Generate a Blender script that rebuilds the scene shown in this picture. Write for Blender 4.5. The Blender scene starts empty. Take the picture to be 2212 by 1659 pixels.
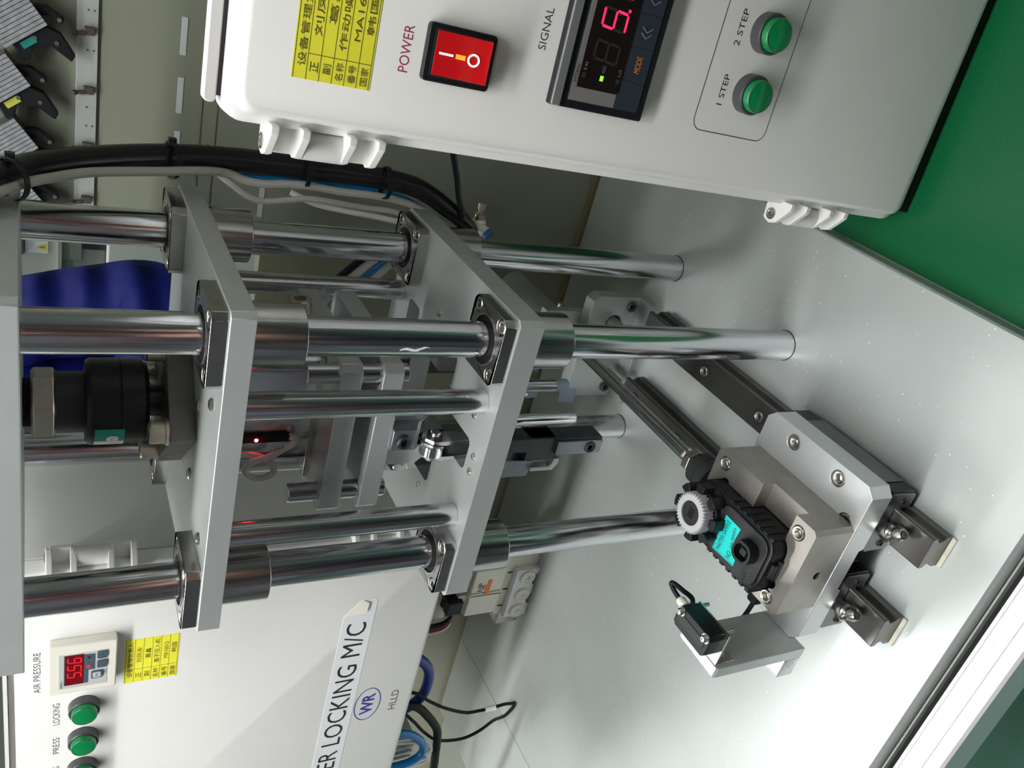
import bpy, bmesh, math, random
from mathutils import Vector, Matrix
random.seed(7)
R = math.radians
S = 0.001                                   # everything below is written in millimetres
sc = bpy.context.scene
COL = sc.collection

# ------------------------------------------------------------------ camera, world, lights, exposure
cam_d = bpy.data.cameras.new('camera'); cam = bpy.data.objects.new('camera', cam_d); COL.objects.link(cam)
cam_d.sensor_fit = 'HORIZONTAL'; cam_d.sensor_width = 36.0
cam_d.lens = 1819.14 / 2212 * 36.0
cam_d.clip_start = 0.01; cam_d.clip_end = 60
yaw, pitch, roll = 0.5397, 0.5193, 0.0102    # the phone was held on its side: picture left is up
fw = Vector((-math.sin(yaw) * math.cos(pitch), math.cos(yaw) * math.cos(pitch), -math.sin(pitch)))
rt = Vector((math.cos(yaw), math.sin(yaw), 0)); dn = fw.cross(rt)
r2 = rt * math.cos(roll) + dn * math.sin(roll); d2 = -rt * math.sin(roll) + dn * math.cos(roll)
cam.matrix_world = Matrix(((d2.x, r2.x, -fw.x, .18599), (d2.y, r2.y, -fw.y, -.35781), (d2.z, r2.z, -fw.z, .44166), (0, 0, 0, 1)))
sc.camera = cam

w = bpy.data.worlds.new('world'); sc.world = w; w.use_nodes = True
w.node_tree.nodes['Background'].inputs[0].default_value = (.80, .86, .90, 1)
w.node_tree.nodes['Background'].inputs[1].default_value = 0.3

sc.view_settings.view_transform = 'Standard'; sc.view_settings.look = 'None'
sc.view_settings.gamma = 1; sc.view_settings.use_curve_mapping = False
sc.view_settings.exposure = 0.0
sc.cycles.use_denoising = True
sc.cycles.max_bounces = 8

LAMPS = [(-1500, -650), (-60, -650), (1400, -650), (-1500, -2200), (1300, -2200), (-300, 2300), (1600, 2300)]
GLARE_LAMPS = [(-1750, 700), (-200, 950)]  # added beyond the bench so the base plate mirrors a bright glare
LAMP_Z = 1900
LAMP_POWER = 8.0                            # emission of the tube lamps in the ceiling
GLARE_POWER = 27.0                            # emission of the two added lamps, stronger for glare on the base
BENCH_POWER = 34.0                           # emission of the lamp hung above the bench

# ------------------------------------------------------------------ materials
def mat(name, col, metal=0.0, rough=0.5, bump=0.0, bscale=400, var=0.0, vscale=60, emit=None, estr=0, coat=0, stretch=None, spec=None, trans=0, alpha=1, rvar=0):
    m = bpy.data.materials.new(name); m.use_nodes = True
    nt = m.node_tree; b = nt.nodes['Principled BSDF']
    b.inputs['Base Color'].default_value = (*col, 1); b.inputs['Metallic'].default_value = metal
    b.inputs['Roughness'].default_value = rough
    if coat: b.inputs['Coat Weight'].default_value = coat; b.inputs['Coat Roughness'].default_value = .1
    if spec is not None: b.inputs['Specular IOR Level'].default_value = spec
    if trans: b.inputs['Transmission Weight'].default_value = trans
    if alpha < 1: b.inputs['Alpha'].default_value = alpha
    if emit: b.inputs['Emission Color'].default_value = (*emit, 1); b.inputs['Emission Strength'].default_value = estr
    if bump or var or rvar:
        tc = nt.nodes.new('ShaderNodeTexCoord'); mp = nt.nodes.new('ShaderNodeMapping')
        nt.links.new(tc.outputs['Object'], mp.inputs[0])
        if stretch: mp.inputs['Scale'].default_value = stretch
    if bump:
        n = nt.nodes.new('ShaderNodeTexNoise'); n.inputs['Scale'].default_value = bscale; n.inputs['Detail'].default_value = 3
        bp = nt.nodes.new('ShaderNodeBump'); bp.inputs['Strength'].default_value = bump; bp.inputs['Distance'].default_value = .0004
        nt.links.new(mp.outputs[0], n.inputs[0]); nt.links.new(n.outputs[0], bp.inputs['Height']); nt.links.new(bp.outputs[0], b.inputs['Normal'])
    if var:
        n = nt.nodes.new('ShaderNodeTexNoise'); n.inputs['Scale'].default_value = vscale; n.inputs['Detail'].default_value = 5
        r = nt.nodes.new('ShaderNodeValToRGB')
        r.color_ramp.elements[0].position = .3; r.color_ramp.elements[1].position = .7
        r.color_ramp.elements[0].color = (*[c * (1 - var) for c in col], 1); r.color_ramp.elements[1].color = (*[min(1, c * (1 + var)) for c in col], 1)
        nt.links.new(mp.outputs[0], n.inputs[0]); nt.links.new(n.outputs[0], r.inputs[0]); nt.links.new(r.outputs[0], b.inputs['Base Color'])
    if rvar:
        n = nt.nodes.new('ShaderNodeTexNoise'); n.inputs['Scale'].default_value = 25; n.inputs['Detail'].default_value = 4
        mr = nt.nodes.new('ShaderNodeMapRange'); mr.inputs['To Min'].default_value = rough - rvar; mr.inputs['To Max'].default_value = rough + rvar
        nt.links.new(mp.outputs[0], n.inputs[0]); nt.links.new(n.outputs[0], mr.inputs[0]); nt.links.new(mr.outputs[0], b.inputs['Roughness'])
    return m

M = {}
M['base'] = mat('bead_blasted_aluminium', (.60, .64, .625), .55, .41, .10, 2600, .05, 14, rvar=.06)
def flecks(m, scale, r, keep, col):
    nt = m.node_tree; b = nt.nodes['Principled BSDF']; src = b.inputs['Base Color'].links[0].from_socket
    tc = nt.nodes.new('ShaderNodeTexCoord'); v = nt.nodes.new('ShaderNodeTexVoronoi'); v.inputs['Scale'].default_value = scale
    nt.links.new(tc.outputs['Object'], v.inputs['Vector'])
    lt = nt.nodes.new('ShaderNodeMath'); lt.operation = 'LESS_THAN'; lt.inputs[1].default_value = r; nt.links.new(v.outputs['Distance'], lt.inputs[0])
    sp = nt.nodes.new('ShaderNodeSeparateColor'); nt.links.new(v.outputs['Color'], sp.inputs[0])
    gt = nt.nodes.new('ShaderNodeMath'); gt.operation = 'GREATER_THAN'; gt.inputs[1].default_value = keep; nt.links.new(sp.outputs[0], gt.inputs[0])
    mu = nt.nodes.new('ShaderNodeMath'); mu.operation = 'MULTIPLY'; nt.links.new(lt.outputs[0], mu.inputs[0]); nt.links.new(gt.outputs[0], mu.inputs[1])
    mx = nt.nodes.new('ShaderNodeMix'); mx.data_type = 'RGBA'; nt.links.new(mu.outputs[0], mx.inputs['Factor']); nt.links.new(src, mx.inputs['A']); mx.inputs['B'].default_value = (*col, 1)
    nt.links.new(mx.outputs['Result'], b.inputs['Base Color'])
flecks(M['base'], 210, .11, .78, (1, 1, 1))
M['alu'] = mat('anodised_aluminium', (.60, .63, .62), .6, .40, .05, 1800, .04, 30)
M['alu2'] = mat('bright_milled_aluminium', (.66, .68, .68), .6, .36, .04, 900, .03, 30)
M['shaft'] = mat('ground_chrome_shaft', (.66, .67, .70), 1, .17, .02, 300, 0, stretch=(8, 8, .3))
M['rod'] = mat('satin_steel_rod', (.66, .67, .69), 1, .20, .05, 700, .06, 160, stretch=(1, 1, .5))
M['steel'] = mat('machined_steel', (.36, .34, .31), .85, .36, .08, 900, .08, 60)
M['nickel'] = mat('nickel_plated_steel', (.46, .455, .44), 1, .24, .06, 600, .12, 90)
M['sleeve'] = mat('bearing_sleeve_steel', (.52, .51, .50), 1, .20, .02, 500, .04, 50, stretch=(.3, .3, 4))
M['bolt'] = mat('stainless_bolt', (.66, .64, .61), 1, .24, .03, 900)
M['brass'] = mat('dull_zinc_bolt', (.52, .47, .40), .9, .34, .05, 800, .1, 120)
M['rail'] = mat('ground_rail_steel', (.15, .145, .14), .85, .30, .03, 400, .12, 40)
M['dark'] = mat('black_oxide_steel', (.055, .055, .06), .6, .38, .06, 900, .15, 80)
M['gun'] = mat('grey_carriage_steel', (.16, .155, .17), .7, .36, .05, 900, .12, 60)
M['jaw'] = mat('dark_tool_steel', (.30, .33, .36), .85, .34, .05, 900, .15, 50)
M['jawd'] = mat('blued_tool_steel', (.10, .11, .12), .7, .4, .05, 900, .15, 50)
M['flange_d'] = mat('phosphated_steel_flange', (.13, .12, .11), .5, .5, .1, 700, .15, 60)
M['black'] = mat('black_plastic', (.011, .012, .014), 0, .36, .06, 1500, spec=.3)
M['blackm'] = mat('matt_black_plastic', (.020, .021, .023), 0, .5, .1, 1500)
M['rubber'] = mat('black_rubber', (.007, .007, .009), 0, .55, .1, 500, spec=.25)
M['hose'] = mat('black_spiral_hose', (.010, .009, .011), 0, .28, .05, 300)
M['beige'] = mat('warm_white_abs', (.76, .755, .73), 0, .36, .05, 1400, .012, 20)
M['beige2'] = mat('darker_white_abs', (.66, .655, .635), 0, .40, .05, 1400, .012, 20)  # same white as the one above, a step darker
M['gasket'] = mat('dark_gasket', (.09, .085, .095), 0, .6)
M['ivory'] = mat('ivory_plastic', (.80, .78, .68), 0, .35)
M['ivory2'] = mat('aged_ivory_plastic', (.62, .60, .50), 0, .42, .1, 300, .12, 200)
M['green_mat'] = mat('green_bench_mat', (.003, .105, .034), 0, .32, .12, 900, .10, 500)
M['green_floor'] = mat('green_epoxy_floor', (.13, .42, .31), 0, .4, .02, 30, .08, 3)
M['wall'] = mat('olive_panel', (.215, .228, .172), 0, .55, .05, 500, .05, 8)
M['wall2'] = mat('olive_panel_low', (.20, .20, .13), 0, .55, .05, 500, .06, 8)
M['creamp'] = mat('cream_panel', (.46, .45, .35), 0, .55, .05, 500, .04, 8)
M['sill'] = mat('brown_edge_strip', (.20, .15, .075), 0, .5)
M['profile'] = mat('white_aluminium_profile', (.86, .86, .86), .25, .32)
M['yellow'] = mat('yellow_sticker', (.92, .87, .055), 0, .5, 0, 0, .03, 60)
M['ink'] = mat('black_ink', (.02, .02, .02), 0, .6)
M['ink_o'] = mat('sticker_ink', (.12, .11, .02), 0, .6)
M['ink_g'] = mat('grey_ink', (.07, .065, .07), 0, .6)
M['ink_r'] = mat('dark_red_ink', (.42, .05, .10), 0, .6)
M['ink_b'] = mat('blue_ink', (.035, .045, .30), 0, .6)
M['white'] = mat('white_label', (.80, .82, .84), 0, .4)
M['white_ink'] = mat('white_ink', (.85, .85, .82), 0, .5, emit=(1, .9, .85), estr=.5)
M['cyan'] = mat('cyan_sticker', (.0, .66, .62), 0, .45)
M['red_lamp'] = mat('lit_red_rocker', (.50, .003, .006), 0, .25, .35, 2200, emit=(1, .010, .02), estr=.07, coat=.3)
M['amber'] = mat('amber_lamp', (.9, .3, .02), 0, .3, emit=(1, .35, .03), estr=.8)
M['led_red'] = mat('red_led_segment', (.9, .02, .08), 0, .3, emit=(1, .02, .10), estr=1.3)
M['led_red2'] = mat('red_display_segment', (.9, .02, .03), 0, .3, emit=(1, .02, .03), estr=.8)
M['led_off'] = mat('unlit_segment', (.04, .032, .028), 0, .3)
M['led_green'] = mat('green_led', (.35, .8, .05), 0, .3, emit=(.35, 1, .05), estr=.8)
M['led_spot'] = mat('red_sensor_led', (1, .1, .1), 0, .3, emit=(1, .02, .03), estr=60)
M['lcd_red'] = mat('dark_red_display', (.17, .004, .010), 0, .15)
M['meter_glass'] = mat('dark_meter_window', (.014, .010, .009), 0, .12)
M['meter_face'] = mat('navy_meter_face', (.033, .040, .058), 0, .35)
M['meter_grey'] = mat('grey_meter_band', (.22, .21, .20), 0, .4)
M['meter_bar'] = mat('grey_meter_bezel_edge', (.23, .235, .24), .2, .35)
M['orange'] = mat('orange_ink', (.85, .26, .04), 0, .5)
M['grey_ink'] = mat('light_grey_ink', (.22, .22, .22), 0, .5)
M['btn'] = mat('green_button_cap', (.0, .20, .055), 0, .28, .15, 1200, coat=.3, emit=(0, .25, .06), estr=.05)
M['bezel'] = mat('charcoal_bezel', (.055, .058, .062), 0, .35)
M['gauge_blue'] = mat('slate_key', (.07, .10, .13), 0, .4)
M['gauge_panel'] = mat('pale_grey_gauge_face', (.52, .54, .55), 0, .4)
M['blue_tube'] = mat('blue_pneumatic_tube', (.005, .19, .50), 0, .25)
M['navy_tube'] = mat('dark_blue_air_hose', (.015, .035, .25), 0, .4)
M['grey_wire'] = mat('grey_cable', (.42, .41, .38), 0, .45)
M['wht_wire'] = mat('off_white_tube', (.66, .63, .60), 0, .4)
M['red_wire'] = mat('dark_red_wire', (.16, .02, .02), 0, .5)
M['blue_tape'] = mat('pale_blue_tape', (.42, .56, .70), 0, .5)
M['tape'] = mat('white_marking_tape', (.52, .55, .53), 0, .6)
M['putty'] = mat('white_paint_smear', (.75, .76, .82), 0, .8)
M['jacket'] = mat('blue_quilted_nylon', (.006, .011, .15), 0, .65, .9, 40, spec=.2)
jm = M['jacket'].node_tree; wv = jm.nodes.new('ShaderNodeTexWave'); wv.bands_direction = 'Z'; wv.inputs['Scale'].default_value = 5.6; wv.inputs['Distortion'].default_value = 1.2; wv.inputs['Detail Scale'].default_value = 2
wb = jm.nodes.new('ShaderNodeBump'); wb.inputs['Strength'].default_value = 1; wb.inputs['Distance'].default_value = .012
tcj = jm.nodes.new('ShaderNodeTexCoord'); jm.links.new(tcj.outputs['Object'], wv.inputs['Vector']); jm.links.new(wv.outputs['Fac'], wb.inputs['Height'])
jm.links.new(jm.nodes['Bump'].outputs[0], wb.inputs['Normal']); jm.links.new(wb.outputs[0], jm.nodes['Principled BSDF'].inputs['Normal'])
M['maroon'] = mat('dark_maroon_work_jacket', (.055, .018, .022), 0, .7)
M['skin'] = mat('skin', (.55, .34, .25), 0, .5)
M['hair'] = mat('black_hair', (.012, .010, .010), 0, .45)
M['trouser'] = mat('navy_trouser', (.02, .022, .035), 0, .7)
M['eye'] = mat('dark_eye', (.02, .015, .012), 0, .2)
M['lip'] = mat('lip', (.42, .16, .14), 0, .5)
M['cab'] = mat('grey_green_cabinet', (.42, .45, .40), 0, .5)
M['cabw'] = mat('white_machine_panel', (.74, .76, .72), 0, .5)
M['warn'] = mat('yellow_warning', (.70, .66, .05), 0, .5)
M['roomwall'] = mat('pale_room_wall', (.42, .42, .40), 0, .7)
M['ceil'] = mat('ceiling_white', (.60, .60, .58), 0, .8)
M['lampm'] = mat('lamp_diffuser', (1, 1, 1), 0, .5, emit=(1, 1, .99), estr=LAMP_POWER)
M['clip'] = mat('bronze_clip', (.10, .085, .065), .6, .5)
M['fin'] = mat('finned_grey_block', (.30, .31, .33), .3, .5, .1, 500, .2, 300)
M['strip'] = mat('pale_metal_strip', (.42, .44, .42), .3, .5, .05, 500, .12, 40)
M['teal'] = mat('teal_label', (.0, .22, .17), 0, .5)
M['lime'] = mat('lime_label', (.50, .52, .06), 0, .5)

# ------------------------------------------------------------------ mesh helpers
ORG = {}
def hexr(t): return 1.0 / math.cos(((t + math.pi / 6) % (math.pi / 3)) - math.pi / 6)
class MB:
    def __init__(s): s.v = []; s.f = []
    def add(s, vs, fs):
        n = len(s.v); s.v += [Vector(p) for p in vs]; s.f += [[i + n for i in f] for f in fs]; return s
    def box(s, x0, x1, y0, y1, z0, z1):
        return s.add([(x0, y0, z0), (x1, y0, z0), (x1, y1, z0), (x0, y1, z0), (x0, y0, z1), (x1, y0, z1), (x1, y1, z1), (x0, y1, z1)],
                     [(3, 2, 1, 0), (4, 5, 6, 7), (0, 1, 5, 4), (1, 2, 6, 5), (2, 3, 7, 6), (3, 0, 4, 7)])
    def prism(s, poly, a, b, ax='z'):
        n = len(poly)
        def P(p, c): return (p[0], p[1], c) if ax == 'z' else ((p[0], c, p[1]) if ax == 'y' else (c, p[0], p[1]))
        area = sum(poly[i][0] * poly[(i + 1) % n][1] - poly[(i + 1) % n][0] * poly[i][1] for i in range(n))
        if (area > 0) == (ax == 'y'): poly = poly[::-1]
        if b < a: a, b = b, a
        return s.add([P(p, a) for p in poly] + [P(p, b) for p in poly],
                     [list(range(n))[::-1], list(range(n, 2 * n))] + [(i, (i + 1) % n, n + (i + 1) % n, n + i) for i in range(n)])
    def frame(s, d):
        d = Vector(d).normalized(); u = Vector((0, 0, 1)) if abs(d.z) < .9 else Vector((1, 0, 0))
        x = u.cross(d).normalized(); return x, d.cross(x), d
    def lathe(s, c, d, prof, n=32, hexrows=(), ph=0):
        x, y, d = s.frame(d); c = Vector(c); vs = []; fs = []; rows = []
        for k, (r, h) in enumerate(prof):
            if r < 1e-6: rows.append([len(vs)]); vs.append(c + d * h)
            else:
                rows.append(list(range(len(vs), len(vs) + n)))
                for i in range(n):
                    t = 2 * math.pi * i / n + ph; q = r * (hexr(t) if k in hexrows else 1)
                    vs.append(c + x * (q * math.cos(t)) + y * (q * math.sin(t)) + d * h)
        for a, b in zip(rows, rows[1:]):
            for i in range(n):
                j = (i + 1) % n
                if len(a) == 1 and len(b) == 1: continue
                if len(a) == 1: fs.append((a[0], b[j], b[i])[::-1])
                elif len(b) == 1: fs.append((a[i], a[j], b[0]))
                else: fs.append((a[i], a[j], b[j], b[i]))
        if len(rows[0]) > 1: fs.append(rows[0][::-1])
        if len(rows[-1]) > 1: fs.append(rows[-1])
        return s.add(vs, fs)
    def cyl(s, p0, p1, r, n=32, ch=0, r1=None):
        p0 = Vector(p0); p1 = Vector(p1); L = (p1 - p0).length; r1 = r if r1 is None else r1
        pr = [(r - ch, 0), (r, ch), (r1, L - ch), (r1 - ch, L)] if ch else [(r, 0), (r1, L)]
        return s.lathe(p0, p1 - p0, pr, n)
    def ring(s, c, d, ro, ri, h, n=32):
        x, y, d = s.frame(d); c = Vector(c); vs = []; fs = []
        for (r, k) in ((ro, 0), (ro, h), (ri, h), (ri, 0)):
            for i in range(n):
                t = 2 * math.pi * i / n; vs.append(c + x * (r * math.cos(t)) + y * (r * math.sin(t)) + d * k)
        for q in range(4):
            for i in range(n):
                j = (i + 1) % n; fs.append((q * n + i, q * n + j, ((q + 1) % 4) * n + j, ((q + 1) % 4) * n + i))
        return s.add(vs, fs)
    def tube(s, path, r, n=10, smooth=4):
        P = [Vector(p) for p in path]
        if smooth and len(P) > 2:                     # Catmull-Rom
            Q = []
            for i in range(len(P) - 1):
                a = P[max(i - 1, 0)]; b = P[i]; c = P[i + 1]; e = P[min(i + 2, len(P) - 1)]
                for k in range(smooth):
                    t = k / smooth
                    Q.append(.5 * ((2 * b) + (c - a) * t + (2 * a - 5 * b + 4 * c - e) * t * t + (3 * b - a - 3 * c + e) * t ** 3))
            Q.append(P[-1]); P = Q
        vs = []; fs = []; nrm = None
        for i, p in enumerate(P):
            d = (P[min(i + 1, len(P) - 1)] - P[max(i - 1, 0)]).normalized()
            if nrm is None: nrm = d.orthogonal().normalized()
            nrm = (nrm - d * nrm.dot(d)).normalized(); b = d.cross(nrm)
            rr = r(i / (len(P) - 1)) if callable(r) else r
            for k in range(n):
                t = 2 * math.pi * k / n; vs.append(p + nrm * (rr * math.cos(t)) + b * (rr * math.sin(t)))
        m = len(P)
        for i in range(m - 1):
            for k in range(n):
                j = (k + 1) % n; fs.append((i * n + k, i * n + j, (i + 1) * n + j, (i + 1) * n + k))
        fs.append(list(range(n))[::-1]); fs.append(list(range((m - 1) * n, m * n)))
        return s.add(vs, fs)
    def build(s, name, m, parent=None, bevel=0, seg=2, sharp=35, sub=0):
        if parent is not None: o0 = ORG[parent.name]
        else:
            xs = [v.x for v in s.v]; ys = [v.y for v in s.v]; zs = [v.z for v in s.v]
            o0 = Vector(((min(xs) + max(xs)) / 2, (min(ys) + max(ys)) / 2, min(zs)))
        me = bpy.data.meshes.new(name)
        me.from_pydata([tuple((v - o0) * S) for v in s.v], [], s.f)
        bm = bmesh.new(); bm.from_mesh(me); bmesh.ops.recalc_face_normals(bm, faces=bm.faces); bm.to_mesh(me); bm.free()
        me.polygons.foreach_set('use_smooth', [True] * len(me.polygons)); me.set_sharp_from_angle(angle=R(sharp))
        me.materials.append(m)
        o = bpy.data.objects.new(name, me); COL.objects.link(o)
        ORG[o.name] = o0
        if parent is not None: o.parent = parent
        else: o.location = o0 * S
        if bevel:
            b = o.modifiers.new('bevel', 'BEVEL'); b.width = bevel * S; b.segments = seg; b.limit_method = 'ANGLE'; b.angle_limit = R(40); b.harden_normals = False
        if sub:
            b = o.modifiers.new('sub', 'SUBSURF'); b.levels = sub; b.render_levels = sub
        return o

def tag(o, label=None, cat=None, group=None, kind=None):
    if label: o['label'] = label
    if cat: o['category'] = cat
    if group: o['group'] = group
    if kind: o['kind'] = kind
    return o
def thing(name, label, cat, loc, group=None, rot=(0, 0, 0), local=False, kind=None):
    o = bpy.data.objects.new(name, None); COL.objects.link(o); o.empty_display_size = .02
    o.location = Vector(loc) * S; o.rotation_euler = rot
    ORG[o.name] = Vector((0, 0, 0)) if local else Vector(loc)
    return tag(o, label, cat, group, kind)
def copy_tree(o, parent=None, shift=None):
    c = o.copy(); COL.objects.link(c); c.parent = parent; ORG[c.name] = ORG[o.name]
    if shift is not None: c.location = o.location + Vector(shift) * S
    for ch in list(o.children): copy_tree(ch, c)
    return c
def apply_mods(o):
    bpy.context.view_layer.update()
    dg = bpy.context.evaluated_depsgraph_get(); me = bpy.data.meshes.new_from_object(o.evaluated_get(dg))
    o.modifiers.clear(); o.data = me
    me.polygons.foreach_set('use_smooth', [True] * len(me.polygons)); me.set_sharp_from_angle(angle=R(35))
def cut(o, mb):
    """take the shape mb (world mm) out of object o"""
    c = mb.build('cutter', M['ink'])
    b = o.modifiers.new('cut', 'BOOLEAN'); b.object = c; b.operation = 'DIFFERENCE'; b.solver = 'EXACT'
    apply_mods(o); me = c.data; bpy.data.objects.remove(c); bpy.data.meshes.remove(me)
def put(proto_mesh, name, loc, parent, axis='z', spin=0, scale=1):
    o = bpy.data.objects.new(name, proto_mesh); COL.objects.link(o); o.parent = parent
    o.location = (Vector(loc) - ORG[parent.name]) * S
    ORG[o.name] = Vector(loc)
    if axis == '-y': o.rotation_euler = (R(90), 0, 0)
    elif axis == 'x': o.rotation_euler = (0, R(90), 0)
    elif axis == '-x': o.rotation_euler = (0, R(-90), 0)
    elif axis == '-z': o.rotation_euler = (R(180), 0, 0)
    else: o.rotation_euler = (0, 0, R(spin))
    if scale != 1: o.scale = (scale,) * 3
    return o
_bm = {}
def bolt_mesh(r, h, m='bolt', hexr_=.60, dome=.14, depth=.85):
    k = (r, h, m)
    if k not in _bm:
        b = MB(); a = r * hexr_ * .866
        b.lathe((0, 0, 0), (0, 0, 1), [(r, 0), (r, h - r * dome), (r * (1 - dome), h), (a * 1.28, h), (a * 1.16, h - .15), (a, h - .3), (a, h - h * depth), (a * .4, h - h * depth - .4), (0, h - h * depth - .4)], 36, hexrows=(5, 6))
        o = b.build('tmp', M[m]); me = o.data
        # origin at the seat of the head
        me.transform(Matrix.Translation((ORG[o.name]) * S)); bpy.data.objects.remove(o); me.name = 'socket_bolt'
        _bm[k] = me
    return _bm[k]
def bolt(loc, r, h, parent, axis='z', m='bolt', name='socket_bolt', spin=None):
    return put(bolt_mesh(r, h, m), name, loc, parent, axis, random.uniform(0, 60) if spin is None else spin)

BAS = {'front': ((1, 0, 0), (0, 0, 1)), 'top': ((1, 0, 0), (0, 1, 0))}
def text(body, name, m, parent, p, wd, ht, face='front', ext=.06, bold=0, ang=0, basis=None, shear=0):
    """flat lettering fitted into a box: p = lower left corner (mm), wd x ht mm"""
    cu = bpy.data.curves.new('t', 'FONT'); cu.body = body; cu.size = 1; cu.resolution_u = 3; cu.offset = bold; cu.shear = shear
    o = bpy.data.objects.new('t', cu); COL.objects.link(o); bpy.context.view_layer.update()
    me = bpy.data.meshes.new_from_object(o.evaluated_get(bpy.context.evaluated_depsgraph_get()))
    bpy.data.objects.remove(o); bpy.data.curves.remove(cu)
    xs = [v.co.x for v in me.vertices]; ys = [v.co.y for v in me.vertices]
    x0, x1, y0, y1 = min(xs), max(xs), min(ys), max(ys)
    U, V = [Vector(q) for q in (basis or BAS[face])]; N = U.cross(V); p = Vector(p); ca, sa = math.cos(R(ang)), math.sin(R(ang))
    o0 = ORG[parent.name]
    for v in me.vertices:
        a = (v.co.x - x0) / (x1 - x0) * wd; b = (v.co.y - y0) / max(y1 - y0, 1e-6) * ht
        a, b = a * ca - b * sa, a * sa + b * ca
        v.co = (p + U * a + V * b + N * ext - o0) * S
    me.materials.clear(); me.materials.append(m); me.name = name
    t = bpy.data.objects.new(name, me); COL.objects.link(t); t.parent = parent; ORG[t.name] = o0
    return t
def rrect(x0, x1, y0, y1, r, n=5):
    out = []
    for cx, cy, a0 in ((x1 - r, y1 - r, 0), (x0 + r, y1 - r, 90), (x0 + r, y0 + r, 180), (x1 - r, y0 + r, 270)):
        for i in range(n + 1):
            t = R(a0 + 90 * i / n); out.append((cx + r * math.cos(t), cy + r * math.sin(t)))
    return out
def chrect(x0, x1, y0, y1, c):
    return [(x0 + c, y0), (x1 - c, y0), (x1, y0 + c), (x1, y1 - c), (x1 - c, y1), (x0 + c, y1), (x0, y1 - c), (x0, y0 + c)]

# ------------------------------------------------------------------ the room
FL = -770
def struct(name, mb, m, **k): return tag(mb.build(name, m, **k), kind='structure')
struct('floor', MB().box(-3200, 3200, -3200, 3000, FL - 40, FL), M['green_floor'])
struct('ceiling', MB().box(-3200, 3200, -3200, 3000, LAMP_Z + 40, LAMP_Z + 80), M['ceil'])
struct('wall_back', MB().box(-3200, 3200, 3000, 3060, FL, LAMP_Z + 40), M['roomwall'])
struct('wall_left', MB().box(-3260, -3200, -3200, 3000, FL, LAMP_Z + 40), M['roomwall'])
struct('wall_right', MB().box(3200, 3260, -3200, 3000, FL, LAMP_Z + 40), M['roomwall'])
struct('wall_front', MB().box(-3200, 3200, -3260, -3200, FL, LAMP_Z + 40), M['roomwall'])
M['lampr'] = mat('glare_lamp_diffuser', (1, 1, 1), 0, .5, emit=(1, 1, .99), estr=GLARE_POWER)
for x, y in LAMPS + GLARE_LAMPS:  # the added glare lamps share the fitting and label of the tubes
    t = thing('ceiling_lamp', 'long tube lamp fitted flush to the factory ceiling', 'ceiling lamp', (x, y, LAMP_Z), 'tube lamps in the ceiling')
    MB().box(x - 620, x + 620, y - 90, y + 90, LAMP_Z + 6, LAMP_Z + 40).build('housing', M['ceil'], t)
    MB().box(x - 600, x + 600, y - 70, y + 70, LAMP_Z, LAMP_Z + 6).build('diffuser', M['lampr' if (x, y) in GLARE_LAMPS else 'lampm'], t)

M['lampb'] = mat('bench_lamp_diffuser', (1, 1, 1), 0, .5, emit=(1, 1, .99), estr=BENCH_POWER)
t = thing('bench_lamp', 'long white lamp hung over the front of the bench', 'lamp', (-300, -290, 900))
MB().prism([(-335, 905), (-245, 905), (-262, 940), (-318, 940)], -920, 320, 'x').build('shade', M['ceil'], t)
MB().box(-900, 300, -325, -255, 899, 905).build('diffuser', M['lampb'], t)
for x in (-800, 200): MB().cyl((x, -290, 938), (x, -290, 1940), 3, 8).build('hanger', M['bolt'], t)
# racks added out of view as dark shapes for the polished posts to reflect
M['rack'] = mat('dark_maroon_rack', (.17, .085, .085), 0, .6)
M['crate'] = mat('grey_crate', (.17, .18, .20), 0, .6)
for i, x in enumerate((-1500, -500, 500, 1500)):
    t = thing('added_rack', 'added dark maroon rack with grey crates, out of view, for post reflections', 'rack', (x, -1500, FL), 'added racks reflected in the posts')
    for dx in (-470, 470):
        for dy in (-200, 200): MB().box(x + dx - 20, x + dx + 20, -1500 + dy - 20, -1500 + dy + 20, FL, 700).build('upright', M['rack'], t)
    for z in (-600, -150, 300, 690): MB().box(x - 490, x + 490, -1720, -1280, z, z + 30).build('shelf', M['rack'], t)
    for z in (-570, -120, 330):
        for k in (-1, 0, 1): MB().box(x + k * 310 - 145, x + k * 310 + 145, -1700, -1300, z, z + 260 + 40 * ((i + k) % 2)).build('crate', M['crate'], t, 6)

t = thing('added_trolley', 'added dark grey trolley, out of view, covering green floor in reflections', 'trolley', (-850, -1000, FL))  # added out of view to keep the green floor out of metal reflections
for z in (-560, -230, 90): MB().box(-1350, -350, -1250, -750, z, z + 25).build('shelf', M['crate'], t)
for x in (-1340, -380):
    for y in (-1240, -780): MB().box(x, x + 30, y, y + 30, FL + 90, 115).build('upright', M['rack'], t); 
for x in (-1325, -365):
    for y in (-1225, -765): MB().cyl((x - 15, y, FL + 45), (x + 15, y, FL + 45), 45, 24).build('wheel', M['rubber'], t)
for i, (x, w_) in enumerate(((-1320, 300), (-1000, 280), (-700, 320))):
    MB().box(x, x + w_, -1220, -790, -535, -290).build('drawer', M['crate'], t, 6)
    MB().box(x, x + w_, -1220, -790, -205, 20).build('drawer', M['crate'], t, 6)

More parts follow.
